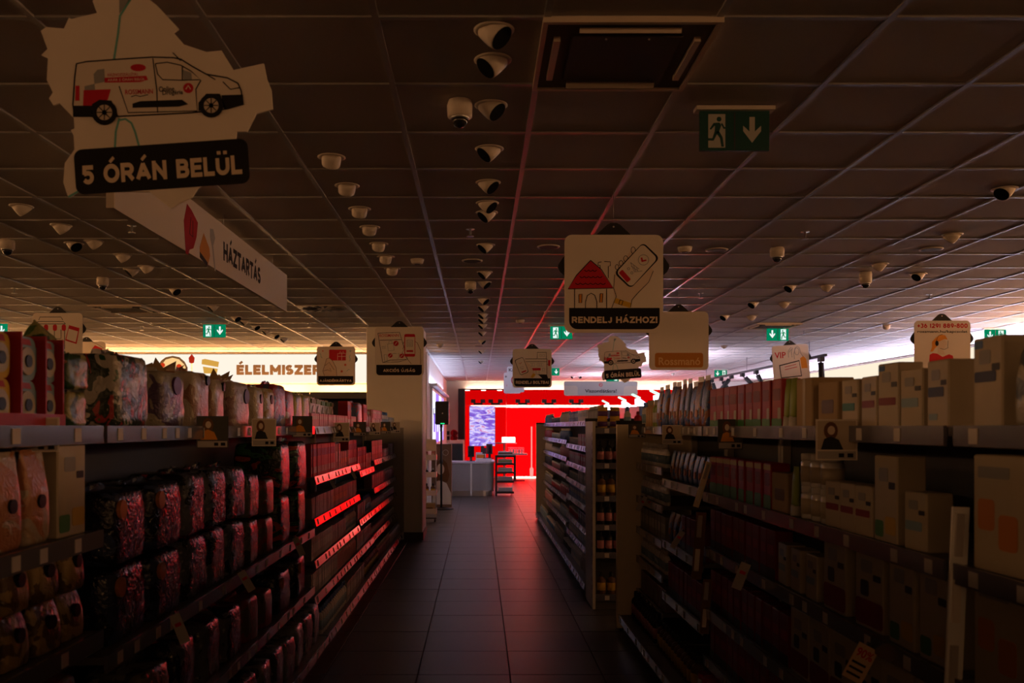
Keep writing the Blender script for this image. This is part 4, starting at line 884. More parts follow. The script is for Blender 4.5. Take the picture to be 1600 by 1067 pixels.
f_grey = printmat('film_grey', [(.16, .16, .15), (.30, .30, .28), (.08, .09, .09), (.22, .20, .14)], 6, .15, .7)
f_jungle = printmat('film_jungle', [(.01, .05, .02), (.05, .18, .06), (.02, .03, .02), (.62, .08, .03), (.03, .10, .04)], 5, .2, .5, (1, 1, 2.2))
f_brown = printmat('film_brown', [(.12, .07, .04), (.22, .14, .08), (.40, .06, .03), (.16, .10, .06)], 8)
f_green = printmat('film_green', [(.10, .20, .05), (.40, .38, .16), (.03, .08, .02), (.45, .20, .10)], 12)
f_blue = printmat('film_blue', [(.02, .04, .16), (.06, .12, .34), (.30, .10, .04), (.03, .05, .18)], 9)
f_yel = printmat('film_yellow', [(.50, .33, .10), (.60, .42, .16), (.20, .12, .05), (.55, .38, .12)], 14)
BF = [('logo', .22, .70, .62, .86, grey), ('patch', .66, .62, .92, .70, blk)]
T = dict(
 bf_red=carton('cream carton with red band', .12, .08, .165, cream, BF+[('band', .06, .38, .86, .52, dred)]),
 bf_tall=carton('tall cream carton with navy band', .13, .08, .225, cream, BF+[('band', .06, .50, .8, .62, navy), ('corner', .05, .88, .35, .97, blue)]),
 bf_185=carton('cream carton with blue and navy patches', .125, .08, .185, cream, BF+[('band', .06, .45, .8, .6, navy), ('corner', .1, .1, .5, .2, sky)]),
 bf_195=carton('cream carton with dark red band and blue corner', .125, .08, .198, cream, BF+[('band', .06, .34, .86, .46, dred), ('corner', .05, .88, .35, .97, blue)]),
 bf_grey=carton('cream carton with grey band', .12, .08, .17, cream, BF+[('band', .06, .34, .80, .50, sky)]),
 bf_blue=carton('tall cream carton with blue corner', .125, .08, .255, cream, BF+[('band', .06, .50, .8, .62, navy), ('corner', .05, .88, .35, .97, blue)]),
 bf_teal=carton('cream carton with pale green band', .12, .08, .163, cream, BF+[('band', .06, .34, .80, .50, teal)]),
 bf_green=carton('cream carton with green corner', .16, .09, .27, cream, BF+[('corner', .05, .05, .42, .24, green), ('band', .5, .1, .95, .3, yell)]),
 bf_big=carton('large cream and dark red carton', .19, .1, .26, cream, BF+[('band', .0, .04, 1, .36, dred), ('window', .2, .4, .5, .6, blk)]),
 red_c=carton('red carton with cream lettering block', .115, .085, .205, redp, [('lettering_block', .12, .55, .88, .80, dred), ('crest', .62, .16, .92, .40, cream), ('foot_band', 0, 0, 1, .18, green)]),
 red_c2=carton('red and green carton', .11, .085, .20, redp, [('lettering_block', .15, .5, .85, .78, dred), ('foot_band', 0, 0, 1, .3, green), ('edge', .0, .85, 1, .97, yell)]),
 dark_c=carton('dark red carton', .10, .08, .21, dred, [('lettering_block', .15, .5, .85, .7, redp), ('foot_band', 0, 0, 1, .22, blk)]),
 kraft_b=carton('plain kraft cardboard box', .17, .16, .19, kraft, [('tape', .42, 0, .58, 1, cream)], 'cardboard_box', 'box'),
 kraft_s=carton('kraft cardboard tray box', .18, .16, .165, kraft, [('print', .2, .3, .8, .6, brown)], 'cardboard_box', 'box'),
 big_face=carton('large cream carton with orange flowers', .20, .09, .29, cream, [('lettering_block', .1, .8, .7, .9, grey), ('petal', .1, .35, .42, .62, orng), ('petal', .5, .2, .85, .5, orng)]),
 green_t=tube_t('pale green squeeze tube', .06, .2, lime, white),
 jar_w=jar('white labelled glass jar', .042, .13, clear, white, cream),
 jar_r=jar('red lidded jar', .045, .14, clear, redp, white),
 blue_p=pouch('dark blue pouch with orange spot', .13, .06, .26, f_blue, logo=(.3, .18, orng), hang=True),
 blue_s=pouch('small blue pouch with orange spot', .11, .05, .19, f_blue, logo=(.35, .2, orng)),
 cream_p=pouch('cream and orange refill pouch', .125, .06, .27, printmat('film_peach', [(.60, .42, .28), (.66, .52, .40), (.62, .26, .12), (.64, .50, .38)], 7), logo=(.45, .16, blk)),
 yel_p=pouch('yellow patterned pouch', .13, .07, .15, f_yel, logo=(.6, .16, blk)),
 silver_p=pouch('silvery tall bag with red corner', .13, .08, .215, printmat('film_silver', [(.40, .36, .28), (.55, .50, .40), (.16, .18, .22), (.40, .08, .05)], 9), 'tall_bag', 'bag'),
 green_w=wpack('green leafy wrapped pack', .13, .1, .115, f_green),
 leaf_w=wpack('leafy pack with red streaks', .27, .2, .245, f_leaf),
 olive_w=wpack('olive wrapped pack with purple flower', .24, .2, .24, f_olive, logo=(.05, .72, .16, purp)),
 beige_w=wpack('beige wrapped pack with brown bands', .21, .2, .235, f_beige, logo=(.28, .82, .1, blk)),
 mauve_w=wpack('mauve pack with dark round logo', .26, .2, .24, f_mauve, logo=(.2, .66, .15, navy)),
 cream_w=wpack('cream wrapped pack with dark logo', .19, .2, .23, f_cream, logo=(0, .68, .14, blk)),
 mix_w=wpack('pink and blue wrapped pack', .27, .2, .26, f_mix),
 lemon_w=wpack('lemon wrapped pack', .2, .18, .22, f_lemon),
 navy_w=wpack('navy wrapped pack with orange spot', .34, .3, .27, f_navy, logo=(-.3, .72, .1, orng)),
 foil_w=wpack('dark foil pack with red streaks', .27, .28, .28, f_foil),
 grey_w=wpack('grey crinkled wrapped pack', .26, .26, .25, f_grey),
 brown_w=wpack('brown wrapped pack', .22, .24, .23, f_brown),
 jungle_w=wpack('big jungle leaf wrapped pack', .36, .3, .33, f_jungle),
 soft_g=wpack('green topped beige tissue pack', .2, .1, .25, printmat('film_beige_green', [(.62, .52, .32), (.70, .60, .42), (.55, .46, .28), (.30, .36, .10)], 5)),
 pink_b=carton('small pink box', .075, .06, .10, pink, [('lettering_block', .2, .55, .8, .8, white)], 'box', 'box'),
 slim_r=carton('slim red box', .05, .09, .235, redp, [('stripe', .2, .1, .8, .3, white), ('stripe', .2, .62, .8, .86, purp)], 'slim_box', 'box'),
 slim_p=carton('slim mauve box', .05, .09, .15, mat('pack_mauve', (.36, .22, .26), .3), [('stripe', .2, .2, .8, .7, grey)], 'slim_box', 'box'),
 slim_o=carton('slim brown box', .05, .09, .15, brown, [('stripe', .2, .3, .8, .6, orng)], 'slim_box', 'box'),
 slim_g=carton('slim grey box', .05, .09, .16, grey, [('stripe', .2, .3, .8, .7, white)], 'slim_box', 'box'),
 tall_dark=carton('tall dark green pack', .13, .09, .22, mat('pack_dark_green', (.03, .06, .035), .3), [('window', .2, .3, .8, .7, grey)], 'tall_pack', 'pack'),
 bt_white=bottle('white bottle with blue cap', .032, .19, white, blue, sky, .7),
 bt_pink=bottle('pink bottle with white cap', .03, .17, pink, white, None, .8),
 bt_lime=bottle('lime bottle with white cap', .032, .2, lime, white, white, .7),
 bt_orng=bottle('orange bottle with cream cap', .032, .2, mat('pack_apricot', (.6, .36, .16), .35), cream, None, .7),
 bt_red=bottle('red bottle', .035, .15, redp, dred, None, 1),
 bt_blk=bottle('black bottle with pink band', .034, .2, blk, blk, pink, 1),
 bt_brn=bottle('brown bottle with gold label', .04, .19, brown, blk, yell, 1),
 can_y=jar('yellow tin with purple label', .045, .095, yell, yell, purp, 'tin', 'tin'),
 clear_b=bottle('clear slim bottle with pale label', .022, .16, clear, white, sky, 1),
)
for k in ('c_grey', 'c_white', 'c_blue', 'c_pink', 'c_dark', 'c_red', 'c_teal'):
    mm = {'c_grey': grey, 'c_white': white, 'c_blue': blue, 'c_pink': pink, 'c_dark': blk, 'c_red': redp, 'c_teal': sky}[k]
    nmn = {'c_grey': 'grey', 'c_white': 'white', 'c_blue': 'blue', 'c_pink': 'pink', 'c_dark': 'black', 'c_red': 'red', 'c_teal': 'pale blue'}[k]
    T[k] = bottle('small %s cosmetics bottle' % nmn, .035, .15, mm, white if mm is not white else grey, None, .8, n=10, name='cosmetics_bottle')
    T[k+'j'] = jar('small %s cosmetics jar' % nmn, .036, .085, mm, white if mm is not white else grey, n=10, name='cosmetics_jar')
    T[k+'x'] = carton('small %s cosmetics box' % nmn, .055, .05, .13, mm, [('label_patch', .2, .4, .8, .75, white if mm is not white else sky)], 'cosmetics_box', 'box')
T['soft_g'].parts += [('green_top', MB().prism([(x, z) for x, z in rr(-.085, .195, .085, .232, .012, 2)], -.006, .004).mesh('green_top', mat('pack_leaf_green', (.16, .30, .05), .5))), ('label_oval', MB().prism(circ(0, .12, .055, 16, .06), -.006, .004).mesh('label_oval', white)), ('label_lines', MB().prism([(-.03, .10), (.03, .10), (.03, .125), (-.03, .125)], -.0075, -.006).mesh('label_lines', brown))]
USED = {}
def put(t, loc, rz, label, group=None, tilt=0.):
    o = bpy.data.objects.new(t.name, t.parts[0][1]); col.objects.link(o); o.location = loc; o.rotation_euler = (0, tilt, rz)
    o['label'] = label; o['category'] = t.cat
    if group: o['group'] = group
    for pn, me in t.parts[1:]:
        c = bpy.data.objects.new(pn, me); col.objects.link(c); c.parent = o
    return o
def seen(p, h):
    y = p.y
    if y < .5: return False
    px = VPX+F*p.x/y; pt = VPY-F*(p.z+h-CAMZ)/y
    return -60 < px < 1660 and pt < 1090
def fill(B, lv, runs, lo=0., hi=1., inset=.02, gap=1.04, jit=.006, stack=1):
    """rows of goods along a shelf from its near end; runs = [(template, share of the length, levels of stacking)]"""
    z = B.levels[lv]; base_last = lv == len(B.levels)-1; fr = -.08 if (base_last and B.depth > .41) else 0
    sg = 1 if B.rz >= 0 else -1
    tot = sum(r[1] for r in runs); pos = lo*B.L+.02; span = (hi-lo)*B.L-.05
    sh = ORD[lv] if not base_last else 'bottom'
    for r in runs:
        t = T[r[0]]; st = r[2] if len(r) > 2 else 1; ln = span*r[1]/tot; n = max(1, int(ln/(t.w*gap))); step = ln/n; d = t.desc
        while (d, sh, B.word) in USED: d += ' farther along'
        USED[(d, sh, B.word)] = 1; items = []
        for k in range(n):
            for q in range(st):
                lx = sg*(-B.L/2+pos+step*(k+.5)); p = Wp(B, lx, fr+inset+random.uniform(0, jit), z+q*t.h*.97)
                if seen(p, t.h): items.append((p, B.rz+random.uniform(-.06, .06), k, q))
        cols = sorted(set(i[2] for i in items)); gr = None if len(items) == 1 else 'goods on the %s shelf of the %s: %s' % (sh, B.word, d)
        for p, rz, k, q in items:
            i = cols.index(k); lab = '%s on the %s shelf, %s' % (d, sh, B.word)
            if 1 < len(cols) <= 12: lab = ('nearest ' if i == 0 else 'farthest ' if i == len(cols)-1 else NTH[i]+' nearest ')+('' if st == 1 else ('lower ' if q == 0 else 'upper '))+lab
            elif st > 1: lab = ('lower ' if q == 0 else 'upper ')+lab
            o = put(t, p, rz, lab, gr)
            if t.name in ('wrapped_pack', 'pouch', 'tall_bag'): s_ = random.uniform(.94, 1.02); o.scale = (s_, s_, random.uniform(.93, .97) if st > 1 else random.uniform(.92, 1.06))
        pos += ln
NTH = ['first', 'second', 'third', 'fourth', 'fifth', 'sixth', 'seventh', 'eighth', 'ninth', 'tenth', 'eleventh', 'twelfth']
# left, nearest bay
tray = thing('display_tray', 'red cardboard display tray on the nearest left top shelf', 'display tray', Wp(L1, L1.h-.46, .03, 1.611), LR)
MB().box(-.28, .28, .13, .135, 0, .265).build('back_board', redp, tray); MB().box(-.28, .28, 0, .13, 0, .006).build('tray_floor', redp, tray); MB().box(-.28, .28, -.004, 0, 0, .035).build('front_lip', redp, tray)
for x in (-.278, -.09, .045, .175, .276): MB().box(x-.004, x+.004, 0, .13, .006, .25).build('divider', redp, tray)
def blister(m, desc):
    b = MB().prism([(x, z) for x, z in rr(-.056, 0, .056, .118, .03, 4)], .0, .055)
    return tpl('air_freshener', desc, 'air freshener', .11, .05, .118, [('air_freshener', b.mesh('air_freshener', m)), ('white_disc', MB().prism(circ(0, .052, .038, 20), -.008, .0).mesh('white_disc', cream)), ('dark_vent', MB().prism(circ(0, .052, .017, 14), -.012, -.008).mesh('dark_vent', blk)), ('red_cap_print', MB().prism([(-.03, .096), (.03, .096), (.02, .112), (-.02, .112)], -.002, .0).mesh('red_cap_print', redp))])
bl = {'yellow': blister(yell, 'yellow'), 'grey-blue': blister(sky, 'grey-blue')}
for k, (x, cl) in enumerate(((-.185, 'yellow'), (-.023, 'yellow'), (.11, 'grey-blue'), (.226, 'grey-blue'))):
    for q in range(2):
        p = Wp(L1, L1.h-.46+x, .055, 1.6175+q*.1185)
        if seen(p, .1): put(bl[cl], p, LR, '%s round air freshener %s in column %s of the red display tray' % (cl, ('below', 'above')[q], ('one', 'two', 'three', 'four')[k]), 'air fresheners in the red tray')
fill(L1, 0, [('green_w', 1, 2)], .835, 1.0)
fill(L1, 1, [('cream_p', .75), ('bf_green', .25)], .3, 1, inset=.03); fill(L1, 2, [('yel_p', 1, 2)], .3, 1); fill(L1, 3, [('brown_w', 1)], .4, 1)
# left, wide bay
fill(L2, 0, [('leaf_w', .12), ('olive_w', .13), ('beige_w', .15), ('mauve_w', .15), ('cream_w', .14), ('mix_w', .17), ('lemon_w', .14)], .02, 1)
fill(L2, 1, [('navy_w', .22, 2), ('foil_w', .28, 2), ('grey_w', .10, 2), ('brown_w', .10, 2), ('jungle_w', .30, 2)], .02, 1)
fill(L2, 2, [('grey_w', .2), ('foil_w', .3), ('brown_w', .2), ('navy_w', .3)]); fill(L2, 3, [('navy_w', .5), ('grey_w', .5)])
# left, red-lit bay
fill(L3, 0, [('pink_b', .75), ('slim_r', .1), ('pink_b', .15)]); fill(L3, 0, [('soft_g', 1)], 0, .8, inset=.16)
fill(L3, 1, [('slim_r', .42), ('tall_dark', .12), ('slim_o', .2), ('slim_r', .2)]); fill(L3, 2, [('slim_p', .4), ('slim_o', .35), ('slim_p', .25)], stack=1)
fill(L3, 3, [('slim_g', .4), ('slim_p', .3), ('bt_white', .3)]); fill(L3, 4, [('slim_g', .5), ('bt_pink', .5)]); fill(L3, 5, [('bt_white', .5), ('slim_g', .5)])
fill(L4, 0, [('mix_w', .4), ('slim_r', .3), ('bt_pink', .3)]); fill(L4, 1, [('slim_r', .6), ('slim_g', .4)]); fill(L4, 2, [('slim_p', .5), ('bt_white', .5)]); fill(L4, 3, [('slim_g', 1)]); fill(L4, 4, [('bt_brn', 1)])
fill(L5, 0, [('pink_b', .4, 2), ('bt_white', .3), ('c_greyx', .3)]); fill(L5, 1, [('tall_dark', .4), ('pink_b', .3), ('slim_p', .3)]); fill(L5, 2, [('slim_p', .5), ('c_pink', .5)]); fill(L5, 3, [('c_whitej', .5), ('c_pinkj', .5)]); fill(L5, 4, [('c_whitej', .5), ('c_greyj', .5)]); fill(L5, 5, [('c_grey', .5), ('c_white', .5)])
# right
fill(R1, 0, [('silver_p', .84), ('bf_tall', .16)], 0, 1); 
fill(R1, 1, [('big_face', 1)]); fill(R1, 2, [('big_face', 1)]); fill(R1, 3, [('bf_big', 1)])
def back(B, s): return s[::-1]
fill(R2, 0, [('bf_185', .055), ('bf_grey', .055), ('bf_195', .055), ('bf_red', .055), ('bf_teal', .055), ('kraft_s', .09), ('kraft_b', .08), ('green_t', .06), ('red_c', .43)], .0, 1)
fill(R2, 1, [('bf_grey', .08), ('bf_green', .08), ('bf_red', .16), ('jar_w', .12, 2), ('green_t', .05), ('kraft_s', .08), ('red_c2', .43)], .04, 1)
fill(R2, 2, [('bf_green', .15), ('bf_big', .22), ('bf_grey', .2), ('dark_c', .43)]); fill(R2, 3, [('bf_big', .5), ('dark_c', .5)]); fill(R2, 4, [('dark_c', 1)]); fill(R2, 5, [('jar_r', 1)])
fill(R3, 0, [('blue_p', 1)]); fill(R3, 1, [('blue_s', 1)], inset=.03); fill(R3, 2, [('dark_c', .6), ('blue_s', .4)]); fill(R3, 3, [('dark_c', 1)]); fill(R3, 4, [('bt_brn', 1)])
fill(R4, 0, [('blue_p', .35), ('bt_lime', .2), ('bt_orng', .25), ('bt_white', .2)]); fill(R4, 1, [('clear_b', 1)]); fill(R4, 2, [('clear_b', 1)]); fill(R4, 3, [('slim_g', 1)]); fill(R4, 4, [('clear_b', 1)]); fill(R4, 5, [('slim_p', 1)]); fill(R4, 6, [('bt_blk', 1)])
# bay facing down the aisle
fill(E1, 0, [('can_y', .25, 2), ('bt_white', .12), ('bt_red', .3), ('bt_lime', .3)]); fill(E1, 1, [('bt_blk', .5), ('bt_white', .5)]); fill(E1, 2, [('bt_brn', .5), ('bt_orng', .5)]); fill(E1, 3, [('bt_blk', .5), ('bt_brn', .5)]); fill(E1, 4, [('bt_blk', 1)]); fill(E1, 5, [('bt_brn', 1)])
# distant right shelves
ks = ['c_grey', 'c_white', 'c_blue', 'c_pink', 'c_dark', 'c_red', 'c_teal']
for i in range(8): 
    a = ks[i % 7]; b = ks[(i*2+1) % 7]; c = ks[(i*3+4) % 7]
    fill(F1, i, [(a, .35), (b+'x', .3), (c+('j' if i % 2 else 'x'), .35)], .0, 1, gap=1.2)
for i in range(7):
    a = ks[(i+1) % 7]; b = ks[(i*2+4) % 7]; c = ks[(i*3+2) % 7]
    fill(F2, i, [(a, .3), (b+'j', .35), (c, .35)], 0, 1, gap=1.2)

# torn open cartons behind the wrapped packs, a green bag on the near packs
def open_carton(Y, w_, label, rz):
    t = thing('open_carton', label, 'carton', (-1.47, Y, 1.61), LR+rz)
    b = MB(); d = .15; h = .24
    for x0, x1, y0, y1 in ((-w_/2, w_/2, 0, .004), (-w_/2, w_/2, d-.004, d), (-w_/2, -w_/2+.004, 0, d), (w_/2-.004, w_/2, 0, d)): b.box(x0, x1, y0, y1, .001, h)
    b.box(-w_/2, w_/2, 0, d, 0, .001).build('walls', kraft, t)
    for k, (dx, dy, lean) in enumerate(((0, -1, .05), (0, 1, .06), (1, 0, .07), (-1, 0, .03))):
        hh = .05+.02*((k*7) % 3); c = (dx*w_/2, d/2+dy*d/2); e = (w_ if dy else d)*.42; ux, uy = (1, 0) if dy else (0, 1)
        q = [(c[0]-ux*e, c[1]-uy*e, h), (c[0]+ux*e, c[1]+uy*e, h), (c[0]+ux*e*.7+dx*lean, c[1]+uy*e*.7+dy*lean, h+hh*1.2), (c[0]+dx*lean*.6, c[1]+dy*lean*.6, h+hh*.6), (c[0]-ux*e*.9+dx*lean, c[1]-uy*e*.9+dy*lean, h+hh)]
        MB().add(q+[(x+.003*(dx or .3), y+.003*(dy or .3), z) for x, y, z in q], [(0, 1, 2, 3, 4), (9, 8, 7, 6, 5)]+[(i, (i+1) % 5+0, (i+1) % 5+5, i+5) for i in range(5)]).build('flap', kraft, t)
open_carton(4.15, .34, 'torn open carton with raised flaps behind the beige packs', .1); open_carton(4.95, .3, 'torn open carton with raised flaps behind the cream packs', -.1)
T['green_bag'] = pouch('crumpled green bag', .12, .07, .075, f_green, 'green_bag', 'bag')
put(T['green_bag'], Wp(L1, L1.h-.11, .1, 1.835), LR, 'crumpled green bag lying on the green leafy packs', None, .3)

# ------------------------------------------------------------------ cards, flags and strips on the shelves
def talker(px0, px1, py0, py1, Y, dark, rz, label):
    c = P((px0+px1)/2, (py0+py1)/2, Y); w_, h_ = (px1-px0)/F*Y, (py1-py0)/F*Y
    t = thing('shelf_card', label, 'shelf card', c, rz, 'printed cards clipped to the shelf rails')
    a = Art(t, .5, .5, 1.0, -.001, .0008); X = lambda u: .5+(u-.5)*w_; Z = lambda v: .5+(v-.5)*h_
    q = lambda pts: [(X(u), Z(v)) for u, v in pts]
    MB().prism([a.c(p) for p in q([(0, 0), (1, .0), (1, 1), (0, 1)])], -.001, .001).build('card', M_card if not dark else M_dark, t)
    a.fill('picture', q([(.04, .04), (.96, .04), (.96, .74), (.04, .74)]), mat('card_picture_dark', (.05, .05, .04), .6) if dark else mat('card_picture_light', (.55, .45, .33), .6), 1)
    a.fill('pictured_hair', q(circ(.36, .28, .17, 14, .22)), M_brown, 2); a.fill('pictured_face', q(circ(.37, .27, .09, 12, .11)), M_skin, 3)
    a.fill('pictured_clothes', q([(.12, .74), (.2, .48), (.36, .42), (.55, .5), (.66, .74)]), M_orange if dark else M_blackm, 3)
    a.fill('caption_strip', q([(.04, .78), (.96, .78), (.96, .97), (.04, .97)]), M_tag, 1); a.fill('caption_mark', [q([(.55, .83), (.68, .83), (.68, .93), (.55, .93)]), q([(.76, .83), (.9, .83), (.9, .93), (.76, .93)])], M_ink, 2)
    MB().box(-.012, .012, 0.001, .012, h_*.3, h_*.5).build('clip', M_dark, t)
for a in ((22, 90, 652, 706, 2.42, 0, .25, 'pale printed card on the rail under the red freshener tray'), (308, 356, 650, 700, 3.72, 1, .3, 'dark printed card on the wide left top rail'), (394, 431, 654, 697, 4.45, 0, .3, 'pale printed card on the wide left top rail'), (457, 488, 650, 683, 5.6, 1, .3, 'dark printed card near the far end of the wide left bay'),
          (521, 546, 660, 690, 7.3, 0, .3, 'pale printed card on the red-lit left top rail'), (552, 572, 659, 681, 8.3, 1, .3, 'dark printed card at the far end of the red-lit left bay'), (577, 594, 660, 679, 9.6, 0, .3, 'pale printed card over the narrow left bay'), (595, 610, 659, 678, 10.6, 1, .3, 'dark printed card over the last left bay'), (611, 625, 659, 676, 11.9, 0, .3, 'pale printed card nearest the pillar'),
          (1276, 1338, 655, 719, 2.95, 0, -.15, 'pale printed card on the long right top rail'), (1122, 1160, 655, 702, 4.35, 1, -.15, 'dark printed card by the red cartons'), (1035, 1066, 664, 694, 5.4, 0, -.15, 'pale printed card under the blue pouches'), (982, 1008, 662, 684, 6.7, 1, -.15, 'dark printed card beside the cream end panel')): talker(*a)
def flag(px0, py0, px1, py1, wpx, Y, label, m=M_tag, txt=None):
    a0 = P(px0, py0, Y); a1 = P(px1, py1, Y); d = a1-a0; L = d.length; t = thing('price_flag', label, 'price flag', a0, 0, 'paper flags on the shelf rails')
    ang = math.atan2(d.x, -d.z); t.rotation_euler = (0, -ang, 0) if False else (0, -math.atan2(d.x, -d.z), 0)
    w_ = wpx/F*Y; MB().prism([(-w_/2, -L), (w_/2, -L), (w_/2, 0), (-w_/2, 0)], -.001, .001).build('paper', m, t)
    a = Art(t, 0, 0, 1.0, -.001, .0006)
    if txt: a.text('lettering', txt, -w_*.4, L*.12, w_*.4, L*.36, M_red, 1, .02); a.fill('lines', [[(-w_*.4, L*(.5+.16*k)), (w_*.3, L*(.5+.16*k)), (w_*.3, L*(.56+.16*k)), (-w_*.4, L*(.56+.16*k))] for k in range(3)], M_ink, 1)
    else: a.fill('bar', [(-w_*.3, L*.3), (w_*.3, L*.3), (w_*.3, L*.42), (-w_*.3, L*.42)], M_red, 1)
    MB().box(-.006, .006, .001, .012, -.01, .012).build('clip', M_dark, t)
for a in ((461, 840, 473, 868, 10, 5.2, 'short paper flag at the end of the wide left lower rail'), (376, 893, 394, 923, 13, 4.2, 'paper flag in the middle of the wide left lower rail'), (272, 960, 290, 1004, 17, 3.2, 'long paper flag low on the wide left bay'), (1009, 776, 996, 798, 7, 6.5, 'paper flag beside the clear rails of the last right bay'), (1067, 830, 1050, 856, 9, 5.3, 'paper flag low on the middle right bay'),
          (511, 741, 523, 762, 5, 6.9, 'paper flag on the red-lit second rail'), (545, 728, 556, 748, 5, 8.0, 'paper flag at the far end of the red-lit second rail'), (598, 718, 603, 727, 4, 10.6, 'paper flag on the last left second rail'), (1166, 880, 1150, 920, 16, 3.95, 'paper flag on the long right third rail')): flag(*a)
flag(1358, 1010, 1330, 1062, 34, 2.75, 'red lettered 90% paper flag low on the long right bay', mat('flag_orange_paper', (.62, .40, .22), .6), '90%')
def strip(px0, py0, px1, py1, wpx, Y, label, m):
    a0 = P(px0, py0, Y); a1 = P(px1, py1, Y); d = a1-a0; L = d.length; t = thing('clip_strip', label, 'clip strip', a0, 0, 'hanging clip strips')
    t.rotation_euler = (0, -math.atan2(d.x, -d.z), 0); w_ = wpx/F*Y
    MB().prism([(-w_/2, -L), (w_/2, -L), (w_/2, 0), (-w_/2, 0)], -.004, .004).build('strip', m, t)
    n = max(2, int(L/.14))
    for k in range(n): MB().box(-w_*.34, w_*.1, -.012, -.004, -L*(k+.75)/n, -L*(k+.1)/n).build('hung_pack', M_card if k % 2 else M_tag, t)
strip(1501, 792, 1488, 1100, 26, 2.3, 'tall white clip strip between the long and nearest right bays', M_white)
strip(1108, 722, 1087, 792, 9, 4.8, 'bright tilted clip strip between blue pouches and red cartons', M_creamp)
strip(1096, 800, 1088, 905, 16, 4.82, 'brown clip strip under the bright tilted one', M_brown)
strip(1106, 905, 1100, 990, 14, 4.8, 'dark lower clip strip beside the long right bay', M_brown)

# ------------------------------------------------------------------ loudspeaker on its stand
Y = 17.2; X = (689.5-VPX)/F*Y
t = thing('speaker_stand', 'black round based speaker stand beside the cardboard display', 'stand', (X, Y, 0))
MB().lathe([(.24, 0), (.25, .01), (.23, .025), (.03, .035)], 24).build('base', M_black, t); MB().lathe([(.02, .03), (.02, 1.64)], 10).build('pole', M_black, t); MB().lathe([(.03, .9), (.034, .92), (.03, .97)], 10).build('collar', M_black, t)
MB().lathe([(.028, 1.60), (.028, 1.655)], 10).build('top_socket', M_black, t)
t = thing('loudspeaker', 'black loudspeaker with green light on the stand', 'speaker', (X+.02, Y, 1.655))
MB().cbox(-.135, .135, -.12, .14, 0, .455, .02).build('cabinet', M_black, t); MB().cbox(-.118, .118, -.132, -.12, .06, .44, .004).build('grille', M_blackm, t)
MB().lathe([(.012, 0), (.012, .006)], 8, M=Matrix.Translation((.01, -.135, .22)) @ Matrix.Rotation(PI/2, 4, 'X')).build('emblem', M_white, t); MB().box(-.03, .05, -.128, -.12, .012, .03).build('status_light', emis('led_green', (.02, .9, .25), 1.2), t); MB().tube([(-.135, 0, .2), (-.17, 0, .2), (-.17, 0, .32), (-.135, 0, .32)], .008).build('side_handle', M_steel, t)

# cardboard display with a printed portrait
c0 = P(692, 795, 17.35); t = thing('cardboard_display', 'brown cardboard display with a printed long haired person', 'display', (c0.x-.03, 17.45, 0))
a = Art(t, 0, 1.27, 1.0, -.01, .001); MB().cbox(-.2, .2, -.01, .22, .0, 1.27, .006).build('box', mat('display_brown', (.22, .13, .08), .6), t)
a.fill('pictured_hair', [(-.08, .34), (.03, .30), (.11, .38), (.16, .62), (.12, .75), (-.1, .78), (-.14, .6), (-.13, .44)], M_brown, 1); a.fill('pictured_face', circ(-.02, .5, .075, 16, .11), M_skin, 2); a.fill('pictured_clothes', [(-.19, 1.2), (-.16, .85), (-.02, .72), (.1, .78), (.19, .98), (.19, 1.2)], M_white, 2)
a.fill('pictured_hand', [(-.12, .75), (-.04, .72), (-.03, .9), (-.1, 1.0)], M_skin, 3); a.stroke('emblem', [circ(.08, .17, .055, 18)], .006, M_card, 1, True)

# slim stand with baskets at the pillar
t = thing('basket_stand', 'slim wheeled stand with goods baskets just past the pillar', 'display stand', (-.83, 14.9, 0))
for s in (-1, 1): MB().tube([(s*.1, .1, .08), (s*.1, .1, 1.38)], .008).build('post', M_steel, t)
for z in (.14, .45, .76, 1.05): 
    b = MB().box(-.115, .115, -.1, .12, z, z+.01).box(-.115, .115, -.102, -.096, z, z+.09).box(-.117, -.111, -.1, .12, z, z+.09).box(.111, .117, -.1, .12, z, z+.09); b.build('basket', M_steel, t)
for s in (-.09, .09):
    for y in (-.07, .09): MB().lathe([(.028, -.012), (.028, .012)], 12, M=Matrix.Translation((s, y, .03)) @ Matrix.Rotation(PI/2, 4, 'Y')).build('wheel', M_black, t); 
MB().box(-.115, .115, -.1, .12, .06, .08).build('foot_plate', M_dark, t); MB().box(-.1, .1, .09, .1, 1.2, 1.4).build('header', M_card, t)
hh = {'basket_1': ('bt_brn', .47), 'basket_2': ('c_dark', .77), 'basket_3': ('c_pinkx', 1.07), 'basket_0': ('kraft_s', .155)}
for n, (k, z) in hh.items():
    for i in range(1 if k == 'kraft_s' else 2):
        put(T[k], Vector((-.83+(0 if k == 'kraft_s' else (-.055, .055)[i]), 14.84, z-.005)), 0, '%s in the slim basket stand' % T[k].desc, '%ss in the slim basket stand' % T[k].desc if k != 'kraft_s' else None)

